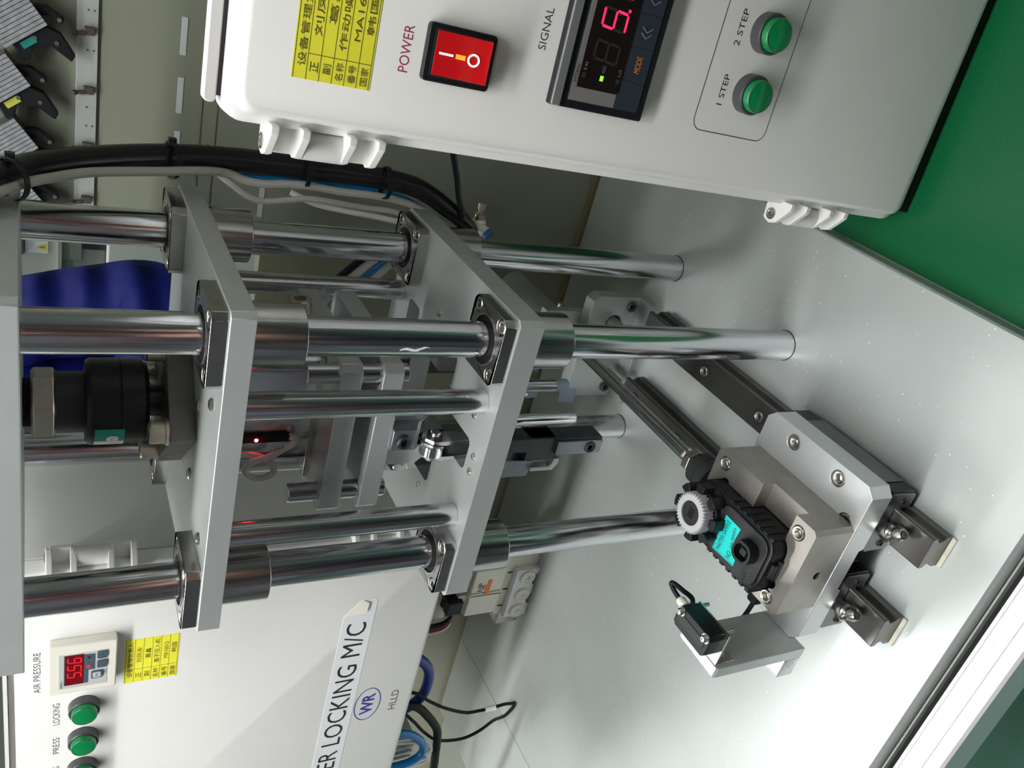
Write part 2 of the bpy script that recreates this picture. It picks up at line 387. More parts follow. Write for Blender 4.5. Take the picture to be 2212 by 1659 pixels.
# workbench
t = thing('workbench', 'workbench carrying the machines with a white profile along its front edge', 'workbench', (-200, 30, FL))
MB().box(-1000, 700, -190, 264.8, -42, -14).build('bench_top', M['cab'], t, .5)
pr = [(-216, -42), (-216, -15), (-214.5, -13), (-211, -12), (-208.3, -12), (-208.3, -14.5), (-207.2, -14.5), (-207.2, -12), (-202, -12), (-201, -12.8), (-197.5, -12.8), (-196.8, -12), (-195, -12), (-195, -42)]
MB().prism(pr, -1000, 700, 'x').build('edge_profile', M['profile'], t)
MB().box(-1000, 700, -195, -190, -42, -19).build('edge_gap_strip', M['rubber'], t)  # black strip filling the gap behind the edge profile
for x in (-960, 660):
    for y in (-160, 240): MB().box(x - 20, x + 20, y - 20, y + 20, FL, -42).build('leg', M['profile'], t)
MB().box(79.2, 340, -189.6, 262, -14, -12.2).build('bench_mat', M['green_mat'], t, .3)

# partition behind the bench
t = thing('wall_partition', None, None, (-400, 274, -42), kind='structure')
o = MB().box(-68, 700, 265, 280, -42, 760).build('upper_panel', M['wall'], t)
MB().box(-300, -68, 265.6, 280, -42, 286).build('lower_panel', M['wall2'], t)
MB().box(-1000, -300, 265.6, 280, -42, 286).build('pale_panel', M['creamp'], t)
MB().box(-90, 700, 261.6, 265, -12, 3).build('sill_strip', M['sill'], t, .4)
MB().box(-60, 700, 264.2, 265.2, 337.2, 338.6).build('panel_seam', M['wall2'], t)
MB().box(-60, 700, 264.2, 265.2, 327, 327.8).build('panel_seam', M['wall2'], t)

# ------------------------------------------------------------------ base plate and guide posts
bp = MB().prism(chrect(-660, 78.5, -189.5, 261, 2), -12.2, 0).build('base_plate', M['base'], None, 1.3, 1)
MB().box(-535.2, -534.6, 60, 258, -.1, .06).build('joint_line', M['ink_g'], bp)
tag(bp, 'large matt grey aluminium base plate lying on the bench under the press', 'base plate')
W, D = 148.0, 127.4
POST = {'front right': (0, 0), 'back right': (0, D), 'front left': (-W, 0), 'back left': (-W, D)}
g0 = None
for k, (x, y) in POST.items():
    if g0 is None:
        g0 = thing('guide_post', '', 'guide post', (x, y, 0), 'tall guide posts of the press'); o = g0
        MB().cyl((x, y, 0), (x, y, 470), 10, 48, .4).build('shaft', M['shaft'], g0)
        MB().ring((x, y, 0), (0, 0, 1), 10.35, 9.9, .25, 48).build('foot_ring', M['dark'], g0)
    else: o = copy_tree(g0, None, (x, y, 0))
    o['label'] = {'front right': 'shiny round guide post nearest the camera, with a white smear', 'back right': 'shiny round guide post at the back beside the black hose',
                  'front left': 'shiny round guide post in front of the left control box', 'back left': 'shiny round guide post at the back left, foot behind the tooling'}[k]
# white smear on the front post
b = MB(); n = 22
for i in range(n):
    u = i / (n - 1); z = 280.5 - 16 * u
    a = R(263 + 4 * math.sin(u * 9) + 8 * u - 5); hw = R(5 * math.sin(math.pi * min(1, u * 1.05 + .04)) ** .6 * (0.6 + .5 * random.random()) + 1)
    for q in (-1, 1): b.v.append(Vector((10.1 * math.cos(a + q * hw), 10.1 * math.sin(a + q * hw), z)))
b.f = [(2 * i, 2 * i + 1, 2 * i + 3, 2 * i + 2) for i in range(n - 1)]
b.build('paint_smear', M['putty'], g0)

# ------------------------------------------------------------------ plates with linear bushings
def bushing(x, y, zt, parent):
    fl = MB().prism(chrect(x - 19.6, x + 19.6, y - 19.6, y + 19.6, 3.2), zt, zt + 7.8).build('bushing_flange', M['nickel'], parent)
    cut(fl, MB().cyl((x, y, zt - 5), (x, y, zt + 12), 13.6, 48))
    for sx in (-1, 1):
        for sy in (-1, 1):
            cut(fl, MB().cyl((x + sx * 14.6, y + sy * 14.6, zt + 3), (x + sx * 14.6, y + sy * 14.6, zt + 12), 4.5, 28))
    m = fl.modifiers.new('bevel', 'BEVEL'); m.width = .35 * S; m.segments = 2; m.limit_method = 'ANGLE'; m.angle_limit = R(40)
    for sx in (-1, 1):
        for sy in (-1, 1): bolt((x + sx * 14.6, y + sy * 14.6, zt + 3), 4.1, 4.6, fl)
    s = MB().ring((x, y, zt - 1), (0, 0, 1), 13.6, 10.15, 7.9, 48).build('seal_ring', M['rubber'], fl)
    s = MB().ring((x, y, zt + 6.6), (0, 0, 1), 14.2, 13.4, 1.5, 48).build('snap_ring', M['bolt'], fl)
    return fl
def carriage(name, label, z0, z1, zb, holes, grp):
    t = thing(name, label, 'press plate', (-74, 64, z0), grp)
    p = MB().prism(chrect(-W - 21, 21, -21, D + 21, 2.6), z0, z1).build('plate', M['alu'], t)
    for h in holes: cut(p, h)
    m = p.modifiers.new('bevel', 'BEVEL'); m.width = .45 * S; m.segments = 2; m.limit_method = 'ANGLE'; m.angle_limit = R(40)
    for x, y in POST.values():
        bushing(x, y, z1, t)
        sl = MB().ring((x, y, zb), (0, 0, 1), 16, 10.2, z0 - zb, 56).build('bushing_sleeve', M['sleeve'], t, .4)
    return t
up = carriage('press_plate', 'upper moving aluminium plate below the coupling', 355, 366.5, 329, [], 'moving plates of the press')
def slot(x0, x1, y0, y1, r=4): return MB().prism(rrect(x0, x1, y0, y1, r), 200, 230)
low = carriage('press_plate', 'lower moving aluminium plate above the slide, gripper arms through it', 207, 221.4, 180,
               [slot(-86, -65, -2, 33), slot(-124, -97, 37, 62), slot(-52, -31, 36, 60), slot(-50, -31, 100, 119), slot(-97, -52, 30, 98)], 'moving plates of the press')
def dome(x, y, z, r, p, name='dowel_end'):
    me = _bm.get(('dome', r))
    if me is None:
        o = MB().lathe((0, 0, 0), (0, 0, 1), [(r, 0), (r * .95, r * .28), (r * .6, r * .52), (0, r * .6)], 20).build('tmp', M['bolt']); me = o.data
        me.transform(Matrix.Translation(ORG[o.name] * S)); bpy.data.objects.remove(o); _bm[('dome', r)] = me
    return put(me, name, (x, y, z), p)
for q in ((-57, 29), (-105, 36), (-36.5, -2.5), (-118.5, -2.5)): dome(*q, 366.5, 3.4, up, 'button_screw')
for q in ((-70.7, -10), (-81.1, -10), (-132, 46), (-49.3, 1), (-30, 139), (-24, 141), (-20, 72)): dome(*q, 221.4, 2.3, low)

top = MB().prism(chrect(-W - 28, 25.8, -24.6, D + 25, 2.6), 445.4, 470).build('press_head_plate', M['alu'], None, .45)
tag(top, 'thick aluminium head plate at the top edge, the posts run up into it', 'head plate')

# inner rods
rp0 = None
for (x, y), lab in (((-36.5, -4.5), 'satin spacer rod at the front right between both plates'), ((-116.5, -4.5), 'satin spacer rod at the front left between both plates'),
                    ((-33, 134), 'satin spacer rod at the back right between both plates'), ((-115, 134), 'satin spacer rod at the back left between both plates')):
    if rp0 is None: rp0 = o = MB().cyl((x, y, 221.4), (x, y, 355), 7.1, 40, .3).build('spacer_rod', M['rod'])
    else: o = rp0.copy(); COL.objects.link(o); o.location = Vector((x, y, 221.4)) * S
    tag(o, lab, 'rod', 'spacer rods between the plates')
# hold-down cylinder rods at the back left above the upper plate
for (x, y), lab in (((-148, 150), 'thin polished rod behind the back left post, above the upper plate'),):
    tag(MB().cyl((x, y, 366.5), (x, y, 445.4), 6.5, 32, .3).build('guide_rod', M['shaft']), lab, 'rod')

# ------------------------------------------------------------------ floating coupling on the upper plate
t = thing('floating_coupling', 'black floating coupling with hex nut on a grey flange on the upper plate', 'coupling', (-74, 65, 366.5))
cx, cy = -76, 66
q = 41
MB().prism([(cx, cy - q), (cx + q, cy), (cx, cy + q), (cx - q, cy)], 366.5, 379.6).build('flange', M['flange_d'], t, .5)
for dx, dy in ((0, -31.5), (-31.5, 0), (0, 31.5), (31.5, 0)):
    fx, fy = cx + dx, cy + dy
    ws = MB().ring((fx, fy, 379.6), (0, 0, 1), 7.2, 4, 1.6, 32).build('washer', M['brass'], t)
    bolt((fx, fy, 381.2), 6.2, 7.8, t, m='brass')
cx, cy = -74.5, 64
MB().cyl((cx, cy, 379), (cx, cy, 388), 8.6, 32, .2).build('stud', M['dark'], t)
MB().lathe((cx, cy, 387.5), (0, 0, 1), [(20.5, 0), (23, 2.5), (23, 13.2), (22.5, 13.5), (22.5, 14), (23, 14.3), (23, 27.5), (21.5, 29.5), (14, 29.5)], 64).build('body', M['black'], t)
MB().cyl((cx, cy, 417), (cx, cy, 431), 15.8, 48).build('neck', M['blackm'], t)
MB().lathe((cx, cy, 430.5), (0, 0, 1), [(16.5, 0), (18.6, 1.2), (18.6, 10), (16.5, 11.3)], 6, ph=R(14)).build('hex_nut', M['brass'], t, .5)
th = MB()
for i in range(9): th.lathe((cx, cy, 441.5 + i * .95), (0, 0, 1), [(12.2, 0), (13.4, .45), (12.2, .95)], 40)
th.build('thread', M['gun'], t)
lb = MB(); ths = [R(a) for a in range(200, 248, 4)]
def arcband(a0, a1, z0, z1, r, m, name, par):
    b = MB(); k = 10
    for i in range(k + 1):
        a = R(a0 + (a1 - a0) * i / k)
        for z in (z0, z1): b.v.append(Vector((cx + r * math.cos(a), cy + r * math.sin(a), z)))
    b.f = [(2 * i, 2 * i + 2, 2 * i + 3, 2 * i + 1) for i in range(k)]
    return b.build(name, m, par)
arcband(214, 240, 399.4, 413.4, 23.12, M['white'], 'label', t)
arcband(236, 262, 399.4, 413.4, 23.16, M['teal'], 'label_band', t)
# round emblem on the label
a = R(243); c0 = Vector((cx + 23.2 * math.cos(a), cy + 23.2 * math.sin(a), 405)); nrm = Vector((math.cos(a), math.sin(a), 0)); tx = Vector((-math.sin(a), math.cos(a), 0))
MB().cyl(c0, c0 + nrm * .12, 3.1, 28).build('emblem', M['white'], t)
MB().ring(c0 + nrm * .1, nrm, 2.9, 2.4, .08, 28).build('emblem_ring', M['lime'], t)
text('TPC', 'emblem_text', M['ink_g'], t, c0 - tx * 1.9 - Vector((0, 0, 1)) + nrm * .12, 3.8, 2.0, basis=(tx, (0, 0, 1)))

# ------------------------------------------------------------------ middle cross plates and dowels
for z0, z1, lab in ((286.6, 298.6, 'upper of two aluminium cross plates between the press plates'), (263, 274.7, 'lower of two aluminium cross plates between the press plates')):
    t = thing('cross_plate', lab, 'cross plate', (-74, 65, z0), 'cross plates between the press plates')
    MB().prism(chrect(-124, -26, 15, 117.5, 4), z0, z1).build('plate', M['alu'], t, .4)
    for x in (-113, -34.3):
        MB().ring((x, 23, z1 - .1), (0, 0, 1), 6.4, 5.4, .5, 28).build('bore_edge', M['bolt'], t)
    if z0 < 270: MB().ring((-70, 60, z1 - .1), (0, 0, 1), 6, 3.5, .6, 28).build('plug', M['dark'], t)
for x, lab in ((-34.3, 'stubby steel dowel through the right of both cross plates'), (-113, 'stubby steel dowel through the left of both cross plates')):
    tag(MB().cyl((x, 23, 258), (x, 23, 316), 5.6, 32, .6).build('dowel_pin', M['shaft']), lab, 'dowel', 'dowels through the cross plates')
t = thing('port_plug', 'small bronze knurled plug sticking out of the right side of the air cylinder', 'plug', (-25, 75, 306))
MB().cyl((-36, 75, 305.5), (-25, 75, 307), 3.3, 20).build('shank', M['brass'], t)
MB().lathe((-25, 75, 307), (1, 0, .13), [(6, 0), (6.6, .5), (6.6, 9.4), (5.8, 10), (3.4, 10), (3, 7), (0, 7)], 36, hexrows=(4, 5)).build('knurled_head', M['brass'], t)
MB().ring((-36, 75, 305.5), (1, 0, 0), 6.2, 3.3, 1.5, 24).build('washer', M['brass'], t)

# compact air cylinder hanging under the upper plate
t = thing('air_cylinder', 'grey compact air cylinder under the upper plate with a glowing red sensor', 'air cylinder', (-76, 62, 300))
c = MB().prism(rrect(-116, -36, 42, 98, 9, 6), 298.7, 354.9).build('cylinder_body', M['rod'], t)
cut(c, MB().box(-88.6, -84.2, 36, 46, 290, 360)); cut(c, MB().box(-101.5, -97, 36, 47, 290, 360)); cut(c, MB().box(-70, -65.6, 36, 46, 290, 360))
MB().box(-116.3, -35.7, 41.7, 98.3, 299, 302).build('end_cover', M['nickel'], t, .4)
s = MB().box(-88.4, -84.4, 38.4, 44, 313, 343).build('reed_switch', M['black'], t, .4)
MB().lathe((-86.4, 38.4, 332.4), (0, -1, 0), [(1.1, 0), (.9, .5), (0, .8)], 14).build('red_light', M['led_spot'], s)
tube = tag(MB().tube([(-86.4, 41, 314), (-85, 36, 310.5), (-86, 32, 314), (-89, 31, 320), (-92, 30, 326.5), (-93.5, 29.5, 332), (-95.5, 29, 337.5), (-100, 28.5, 339), (-104.5, 28, 334.5), (-105, 28, 328), (-102, 28.5, 323.5), (-97, 29.5, 324.5), (-94.4, 33, 329.5), (-93, 34, 336), (-93, 35, 345), (-93, 36, 354)], 1.9, 12).build('sensor_cable', M['wht_wire']), 'off white sensor cable looped below the glowing red light', 'cable')
text('100J', 'print', M['ink'], tube, (-88.2, 28.9, 324), 5.4, 1.7, basis=((.42, 0, -.9), (.9, 0, .42)))

# ------------------------------------------------------------------ cam block and gripper fingers
t = thing('cam_block', 'pale wedge shaped cam hanging under the lower cross plate', 'cam', (-78, 60, 237))
MB().prism([(-98, 263), (-98, 240), (-94, 236), (-62, 236), (-62, 263)], 24, 96, 'y').build('wedge', M['alu2'], t, .5)
l = MB().prism([(12.5, 263), (12.5, 249), (24.2, 237), (24.2, 263)], -80, -66.5, 'x').build('bolted_lug', M['jaw'], t, .4)
MB().prism([(12.6, 247.6), (24.4, 235.8), (24.4, 237.2), (12.6, 249.0)], -79.8, -60, 'x').build('cam_face', M['shaft'], t, .2)
bolt((-73.2, 12.5, 256.5), 4.4, 3.2, t, '-y', 'dark')
def finger(label, ang, group='gripper fingers below the lower plate'):
    """built on the front side at the origin of the gripper axis, then turned about it"""
    ax = Vector((-76, 60, 0)); t = thing('gripper_finger', label, 'gripper finger', (-76, 60, 110), group)
    MB().prism([(8, 118), (22, 118), (22, 205), (20, 228), (13, 228), (11, 226), (9, 206), (9, 153), (8, 152)], -84, -74, 'x').build('arm', M['jawd'], t, .4)
    MB().box(-85.5, -75.5, 6.5, 12, 118, 152.5).build('jaw_plate', M['jaw'], t, .3)
    MB().box(-91, -74, 10, 24, 152.5, 172).build('step_block', M['jawd'], t, .4)
    MB().prism([(-104, 205), (-104, 166), (-92, 164), (-90, 205)], 11, 22, 'y').build('side_block', M['jaw'], t, .4)
    MB().prism([(-96, 153), (-94, 151), (-90, 150), (-90, 146), (-94, 146), (-99, 149), (-99, 166), (-96, 166)], 9, 13, 'y').build('hook', M['alu2'], t, .3)
    bolt((-80.5, 6.5, 127), 4.1, 1.2, t, '-y', 'dark')
    MB().cyl((-83, 13, 237), (-75.7, 13, 237), 7.2, 36, .6).build('roller', M['shaft'], t)
    MB().cyl((-72.6, 14, 236), (-68.6, 14, 236), 3.1, 20, .4).build('roller_pin', M['bolt'], t)
    MB().ring((-72.2, 14, 236), (1, 0, 0), 4.6, 3, .6, 24).build('retaining_clip', M['dark'], t)
    MB().cyl((-88, 14, 236), (-86.5, 14, 236), 3, 20).build('roller_pin', M['bolt'], t)
    for x0, x1 in ((-86.2, -83.2), (-75.5, -72.6)):
        MB().prism([(10, 208), (20, 208), (20, 239), (14, 242), (9, 238), (8.6, 231)], x0, x1, 'x').build('clevis_cheek', M['sleeve'], t, .3)
    t.rotation_euler = (0, 0, R(ang)); return t
f0 = finger('front gripper finger, bolted jaw below the lower plate and roller above it', 0)
for lab, a in (('left gripper finger, its roller above the left slot of the lower plate', -90), ('right gripper finger behind the front right post', 90), ('back gripper finger hidden behind the tooling', 180)):
    c = copy_tree(f0); c.rotation_euler = (0, 0, R(a)); c['label'] = lab
t = thing('press_pin', 'polished press pin between the gripper fingers', 'press pin', (-76, 52, 116), 'press pins')
MB().lathe((-78, 38, 122), (0, 0, 1), [(3.6, 0), (4, .6), (4, 85)], 28).build('pin', M['shaft'], t)
t = thing('press_pin', 'polished press pin wrapped with pale blue tape', 'press pin', (-55, 44, 130), 'press pins')
MB().lathe((-56, 44, 132), (0, 0, 1), [(3.4, 0), (4.1, .6), (4.1, 75)], 28).build('pin', M['shaft'], t)
MB().ring((-56, 44, 132.4), (0, 0, 1), 4.35, 4.1, 9, 28).build('tape_wrap', M['blue_tape'], t)
MB().add([(-56, 39.7, 126), (-56, 39.7, 139), (-66, 39.2, 138), (-66.5, 38.6, 126.5), (-61, 39.6, 125)], [(0, 1, 2, 3, 4)]).build('tape_tail', M['blue_tape'], t)
t = thing('press_pin', 'short dark press pin behind the blue taped one', 'press pin', (-72, 66, 150), 'press pins')
MB().cyl((-74, 66, 146), (-74, 66, 207), 3.4, 24, .4).build('pin', M['shaft'], t)
MB().add([(-72, 66, 138), (-72, 66, 147), (-79, 65, 146), (-78, 65, 137)], [(0, 1, 2, 3)]).build('tape_tail', M['blue_tape'], t)

# ------------------------------------------------------------------ linear rails and slide
PROF = [(-10.2, 0), (10.2, 0), (10.2, 6), (8.2, 8), (7.4, 10.5), (8.2, 12.5), (10.2, 14), (10.2, 17), (9.6, 17.6), (-9.6, 17.6), (-10.2, 17), (-10.2, 14), (-8.2, 12.5), (-7.4, 10.5), (-8.2, 8), (-10.2, 6)]
r0 = None
for X, lab in ((-44, 'right hand linear rail on the base plate'), (-104, 'left hand linear rail on the base plate')):
    if r0 is None:
        r0 = t = thing('linear_rail', lab, 'linear rail', (X, -20, 0), 'linear rails under the slide')
        b = MB().prism([(X + p[0], p[1]) for p in PROF], -160, 119, 'y').build('rail', M['rail'], t, .25, 1)
        for y in (-140, -80, -19.7, 41.3, 101):
            MB().ring((X, y, 17.5), (0, 0, 1), 5.4, 4.6, .25, 32).build('counterbore', M['dark'], t)
            MB().cyl((X, y, 17.4), (X, y, 17.68), 4.8, 32).build('counterbore_floor', M['dark'], t)
            bolt((X, y, 17.6), 3.9, 1.5, t)
        MB().box(X - 10.3, X + 10.3, -162.8, -160, 0, 1.6).build('end_pad', M['ivory2'], t, .5)
    else: t = copy_tree(r0, None, (X + 44, 0, 0)); t['label'] = lab
c0 = None
for X, lab in ((-44, 'dark carriage block on the right rail with a grease nipple'), (-104, 'dark carriage block on the left rail with a grease nipple')):
    if c0 is None:
        c0 = t = thing('carriage_block', lab, 'carriage', (X, -90, 4.6), 'carriage blocks under the slide plate')
        sec = lambda h: [(X - 21.5, 6), (X - 20, 4.6), (X - 10.6, 4.6), (X - 10.6, 18), (X + 10.6, 18), (X + 10.6, 4.6), (X + 20, 4.6), (X + 21.5, 6), (X + 22, 26), (X + 18, h), (X - 18, h), (X - 22, 26)]
        MB().prism(sec(30), -122, -58, 'y').build('block', M['gun'], t, .4)
        for y0, y1 in ((-131, -122.4), (-57.6, -45)): MB().prism([(X + (p[0] - X) * .97, p[1] + (-.6 if p[1] > 20 else .4)) for p in sec(29.4)], y0, y1, 'y').build('end_cap', M['black'], t, .5)
        MB().prism([(X + (p[0] - X) * .93, p[1] + (-1 if p[1] > 20 else .8)) for p in sec(29)], -132.6, -131, 'y').build('end_seal', M['gun'], t, .3)
        for sx in (-1, 1): bolt((X + sx * 15, -132.6, 14), 2.4, 1, t, '-y', 'dark')
        MB().lathe((X - 2, -132, 21), (0, -1, .1), [(4.2, 0), (4.2, 4), (5.6, 4.6), (5.6, 9), (4, 10.4)], 20).build('grease_nipple', M['bolt'], t)
        MB().lathe((X - 2, -138, 22), (.55, -.78, .3), [(4.6, 0), (4.6, 3.6), (2.8, 5.2), (2.6, 6.8), (4.2, 8.2), (4.3, 11), (2.6, 13.6), (1.2, 13.8), (0, 13.4)], 24).build('nipple_head', M['bolt'], t)
    else: t = copy_tree(c0, None, (X + 44, 0, 0)); t['label'] = lab

t = thing('slide_plate', 'thick bright aluminium slide plate across both rails', 'slide plate', (-74, -91, 30))
p = MB().prism(chrect(-130.5, -18.2, -134.5, -48.5, 5), 30, 46.5).build('plate', M['alu2'], t)
HB = [(-26.8, -73.6), (-26.8, -110), (-121.5, -73.6), (-121.5, -110), (-45, -125.5)]
for x, y in HB: cut(p, MB().cyl((x, y, 40.5), (x, y, 52), 4.9, 32))
cut(p, MB().prism([(-92, 29), (-60, 29), (-61.5, 33), (-90.5, 33)], -140, -40, 'y'))
m = p.modifiers.new('bevel', 'BEVEL'); m.width = .5 * S; m.segments = 2; m.limit_method = 'ANGLE'; m.angle_limit = R(40)
for x, y in HB: bolt((x, y, 40.6), 4.5, 5.2, t)

t = thing('fixture_block', 'grey steel nest block holding the black actuator, four bolts on top', 'fixture', (-74, -92, 46.5))
p = MB().prism(chrect(-104, -43.6, -134, -50.2, 2.4), 46.5, 77).build('block', M['steel'], t)
cut(p, MB().prism(rrect(-67, -38, -117.5, -89.5, 3), 67.5, 90))
cut(p, MB().prism(rrect(-108, -98, -112, -74, 3), 69, 90))
cut(p, MB().prism(rrect(-98.5, -60, -123, -55, 9), 60, 90))
for x, y in ((-61.5, -64), (-89, -122)): cut(p, MB().cyl((x, y, 60), (x, y, 90), 3.4, 24))
HB = [(-51, -58.3), (-51.6, -123.3), (-98, -123.1), (-98, -58.3)]
for x, y in HB: cut(p, MB().cyl((x, y, 72.6), (x, y, 90), 4.6, 32))
cut(p, MB().cyl((-76, -140, 59), (-76, -126, 59), 2.6, 24))
m = p.modifiers.new('bevel', 'BEVEL'); m.width = .5 * S; m.segments = 2; m.limit_method = 'ANGLE'; m.angle_limit = R(40)
for x, y in HB: bolt((x, y, 72.7), 4.3, 5, t)

# black actuator lying in the nest
t = thing('actuator', 'black plastic actuator with white toothed ring and cyan label lying in the fixture', 'actuator', (-79, -90, 62))
MB().prism(rrect(-98, -60.5, -122, -60, 9, 6), 62, 87).build('housing', M['black'], t, 1.2, 3)
MB().prism(rrect(-96, -62.5, -119.5, -78, 8, 6), 87, 88.4).build('housing_top', M['blackm'], t, .6, 2)
AX, AY = -79, -67.8
MB().lathe((AX, AY, 62), (0, 0, 1), [(19, 0), (19, 23), (17.8, 25), (17.8, 26), (12.5, 26)], 48).build('gear_boss', M['black'], t, .5)
MB().lathe((AX, AY, 86), (0, 0, 1), [(11.2, 0), (11.2, 13)], 40).build('hub', M['black'], t)
lug = MB()
for i in range(8):
    a = R(45 * i + 10); ca, sa = math.cos(a), math.sin(a)
    loc = lambda u, v: (AX + u * ca - v * sa, AY + u * sa + v * ca)
    lug.prism([loc(13, -2.4), loc(17, -3.6), loc(17.9, -3.5), loc(18.4, 0), loc(17.9, 3.5), loc(17, 3.6), loc(13, 2.4)], 88, 96.8)
lug.ring((AX, AY, 87.5), (0, 0, 1), 14.2, 12.6, 4.8, 40)
lug.build('lug_ring', M['black'], t, .35)
for i in range(8):
    a = R(45 * i + 10); ca, sa = math.cos(a), math.sin(a)
gr = MB(); n = 36; vs = []
for z, sc_ in ((92.5, 1), (99.4, 1), (100, .95)):
    for i in range(2 * n):
        a = math.pi * i / n; r = (12.9 if i % 2 == 0 else 11.2) * sc_; vs.append((AX + r * math.cos(a), AY + r * math.sin(a), z))
m2 = 2 * n; fs = [list(range(m2))[::-1]]
for k in range(2):
    for i in range(m2): fs.append((k * m2 + i, k * m2 + (i + 1) % m2, (k + 1) * m2 + (i + 1) % m2, (k + 1) * m2 + i))
for i in range(m2):
    a = math.pi * i / n; vs.append((AX + 7.6 * math.cos(a), AY + 7.6 * math.sin(a), 100))
for i in range(m2):
    a = math.pi * i / n; vs.append((AX + 7.6 * math.cos(a), AY + 7.6 * math.sin(a), 95))
for k in (2, 3):
    for i in range(m2): fs.append((k * m2 + i, k * m2 + (i + 1) % m2, (k + 1) * m2 + (i + 1) % m2, (k + 1) * m2 + i))
M['gearw'] = mat('pale_grey_gear_plastic', (.52, .52, .53), 0, .45, .05, 900)
gr.add(vs, fs).build('toothed_ring', M['gearw'], t, sharp=25)
k = MB().lathe((AX, AY, 95), (0, 0, 1), [(7.6, 0), (7.6, 4.2)], 32).build('drive_socket', M['blackm'], t)
cut(k, MB().box(AX - 3.2, AX + 3.2, AY - 2.2, AY + 2.2, 96.5, 103))
for i, y in enumerate((-79, -85, -91, -97, -103, -109, -114.5)):
    MB().prism([(-62.8, y), (-59.8, y - .6), (-59.8, y - 3.8), (-62.8, y - 3.2)], 72, 86.5).build('side_rib', M['black'], t, .3)
    MB().prism([(-95.8, y), (-98.6, y - .6), (-98.6, y - 3.8), (-95.8, y - 3.2)], 72, 87.2).build('side_rib', M['black'], t, .3)
for x0, x1, z0, z1 in ((-86, -72, 64, 80), (-84, -74, 80, 84)): MB().box(x0, x1, -124.2, -121, z0, z1).build('front_latch', M['black'], t, .6)
cn = MB().prism(rrect(-82, -69, -115.5, -101.5, 5.5, 8), 88, 95.5).build('connector_socket', M['black'], t)
cut(cn, MB().prism(rrect(-80.2, -70.8, -113.8, -103.2, 4.2, 8), 90, 99))
MB().prism(rrect(-77.6, -73.2, -111, -106, 1, 3), 89.5, 94).build('connector_tongue', M['black'], t, .3)
lab = MB().add([(-93.3, -84, 88.55), (-91.9, -102.6, 88.55), (-82.5, -102, 88.55), (-82, -98.5, 88.55), (-78, -96.2, 88.55), (-69.2, -97, 88.55), (-69, -83.6, 88.55)], [(0, 1, 2, 3, 4, 5, 6)]).build('label', M['cyan'], t)
text('MASTER SAMPLE', 'label_text', M['ink'], lab, (-91.2, -89.4, 88.6), 20.6, 3, 'top', ang=1.5)
text('NO.: 04', 'label_text', M['ink'], lab, (-90.6, -98.3, 88.6), 9.6, 3.4, 'top', ang=1.5)
text('L000H', 'label_text', M['ink'], lab, (-80.6, -96.4, 88.6), 9.6, 2.2, 'top', ang=12)
MB().tube([(-92.6, -84.7, 88.6), (-69.6, -84.4, 88.6)], .12, 6, 0).build('label_rule', M['ink_g'], lab)
MB().tube([(-92.5, -84.7, 88.6), (-91.3, -101.6, 88.6)], .12, 6, 0).build('label_rule', M['ink_g'], lab)
M['emboss'] = mat('embossed_grey', (.06, .062, .065), 0, .5)
text('SWK', 'embossed_letters', M['emboss'], t, (-92, -117.6, 88.45), 9.5, 3.8, 'top', ang=20)

# slide cylinder: rod, joint, body, bracket
t = thing('slide_cylinder', 'slim air cylinder at the back pushing the slide with a long polished rod', 'air cylinder', (-74, 90, 0))
ZR = 65.5
MB().cyl((-74, -14, ZR), (-74, 165, ZR), 4.1, 28).build('piston_rod', M['shaft'], t)
MB().lathe((-74, -22, ZR), (0, 1, 0), [(4.6, 0), (5, 1), (5, 3), (4.2, 4), (5, 5), (5, 7), (4.2, 8)], 28).build('rod_end', M['bolt'], t)
MB().cyl((-74, -27, ZR), (-74, -21.5, ZR), 8.6, 6).build('lock_nut', M['bolt'], t, .5)
MB().lathe((-74, -50.2, ZR), (0, 1, 0), [(6, 0), (6, 4), (11.3, 4.6), (11.3, 12), (10.8, 12.3), (10.8, 12.8), (11.3, 13), (11.3, 19), (9.5, 20.5), (6.5, 21), (6.5, 24)], 40).build('floating_joint', M['blackm'], t)
MB().cyl((-74, 162, ZR), (-74, 250, ZR), 13, 36, .6).build('cylinder_body', M['alu'], t)
MB().cyl((-74, 156, ZR), (-74, 166, ZR), 10, 6).build('mounting_nut', M['bolt'], t, .4)
MB().box(-92, -56, 160, 168, 0, 84).build('mounting_foot', M['alu'], t, .5)
t = thing('stop_bracket', 'chamfered aluminium stop bracket bolted to the base behind the rails', 'bracket', (-82, 155, 0))
p = MB().prism([(-129, 0), (-36.2, 0), (-36.2, 9), (-36.2, 45), (-41, 50.5), (-124, 50.5), (-129, 45)], 148, 160, 'y').build('plate', M['alu'], t)
cut(p, MB().cyl((-60, 140, 25), (-60, 170, 25), 7.5, 32))
m = p.modifiers.new('bevel', 'BEVEL'); m.width = .4 * S; m.segments = 2; m.limit_method = 'ANGLE'; m.angle_limit = R(40)
bolt((-44, 148, 12), 4.6, 2, t, '-y', 'gun'); bolt((-120, 148, 12), 4.6, 2, t, '-y', 'gun')
MB().box(-129, -36, 133, 148, 0, 5).build('foot', M['alu'], t, .4)
st = MB().cyl((-60, 128, 25), (-60, 172, 25), 5.2, 24, .8).build('stop_bolt', M['grey_wire'], t)
t = thing('spring_plunger', 'bronze coil spring plunger beside the stop bracket', 'spring', (-104, 140, 8))
b = MB(); b.tube([(-106 + 3.2 * math.cos(i * .9), 128 + i * .55, 14 + 3.2 * math.sin(i * .9)) for i in range(40)], .7, 6, 2); b.build('coil', M['brass'], t)
MB().cyl((-106, 122, 14), (-106, 152, 14), 2.2, 16).build('pin', M['shaft'], t)
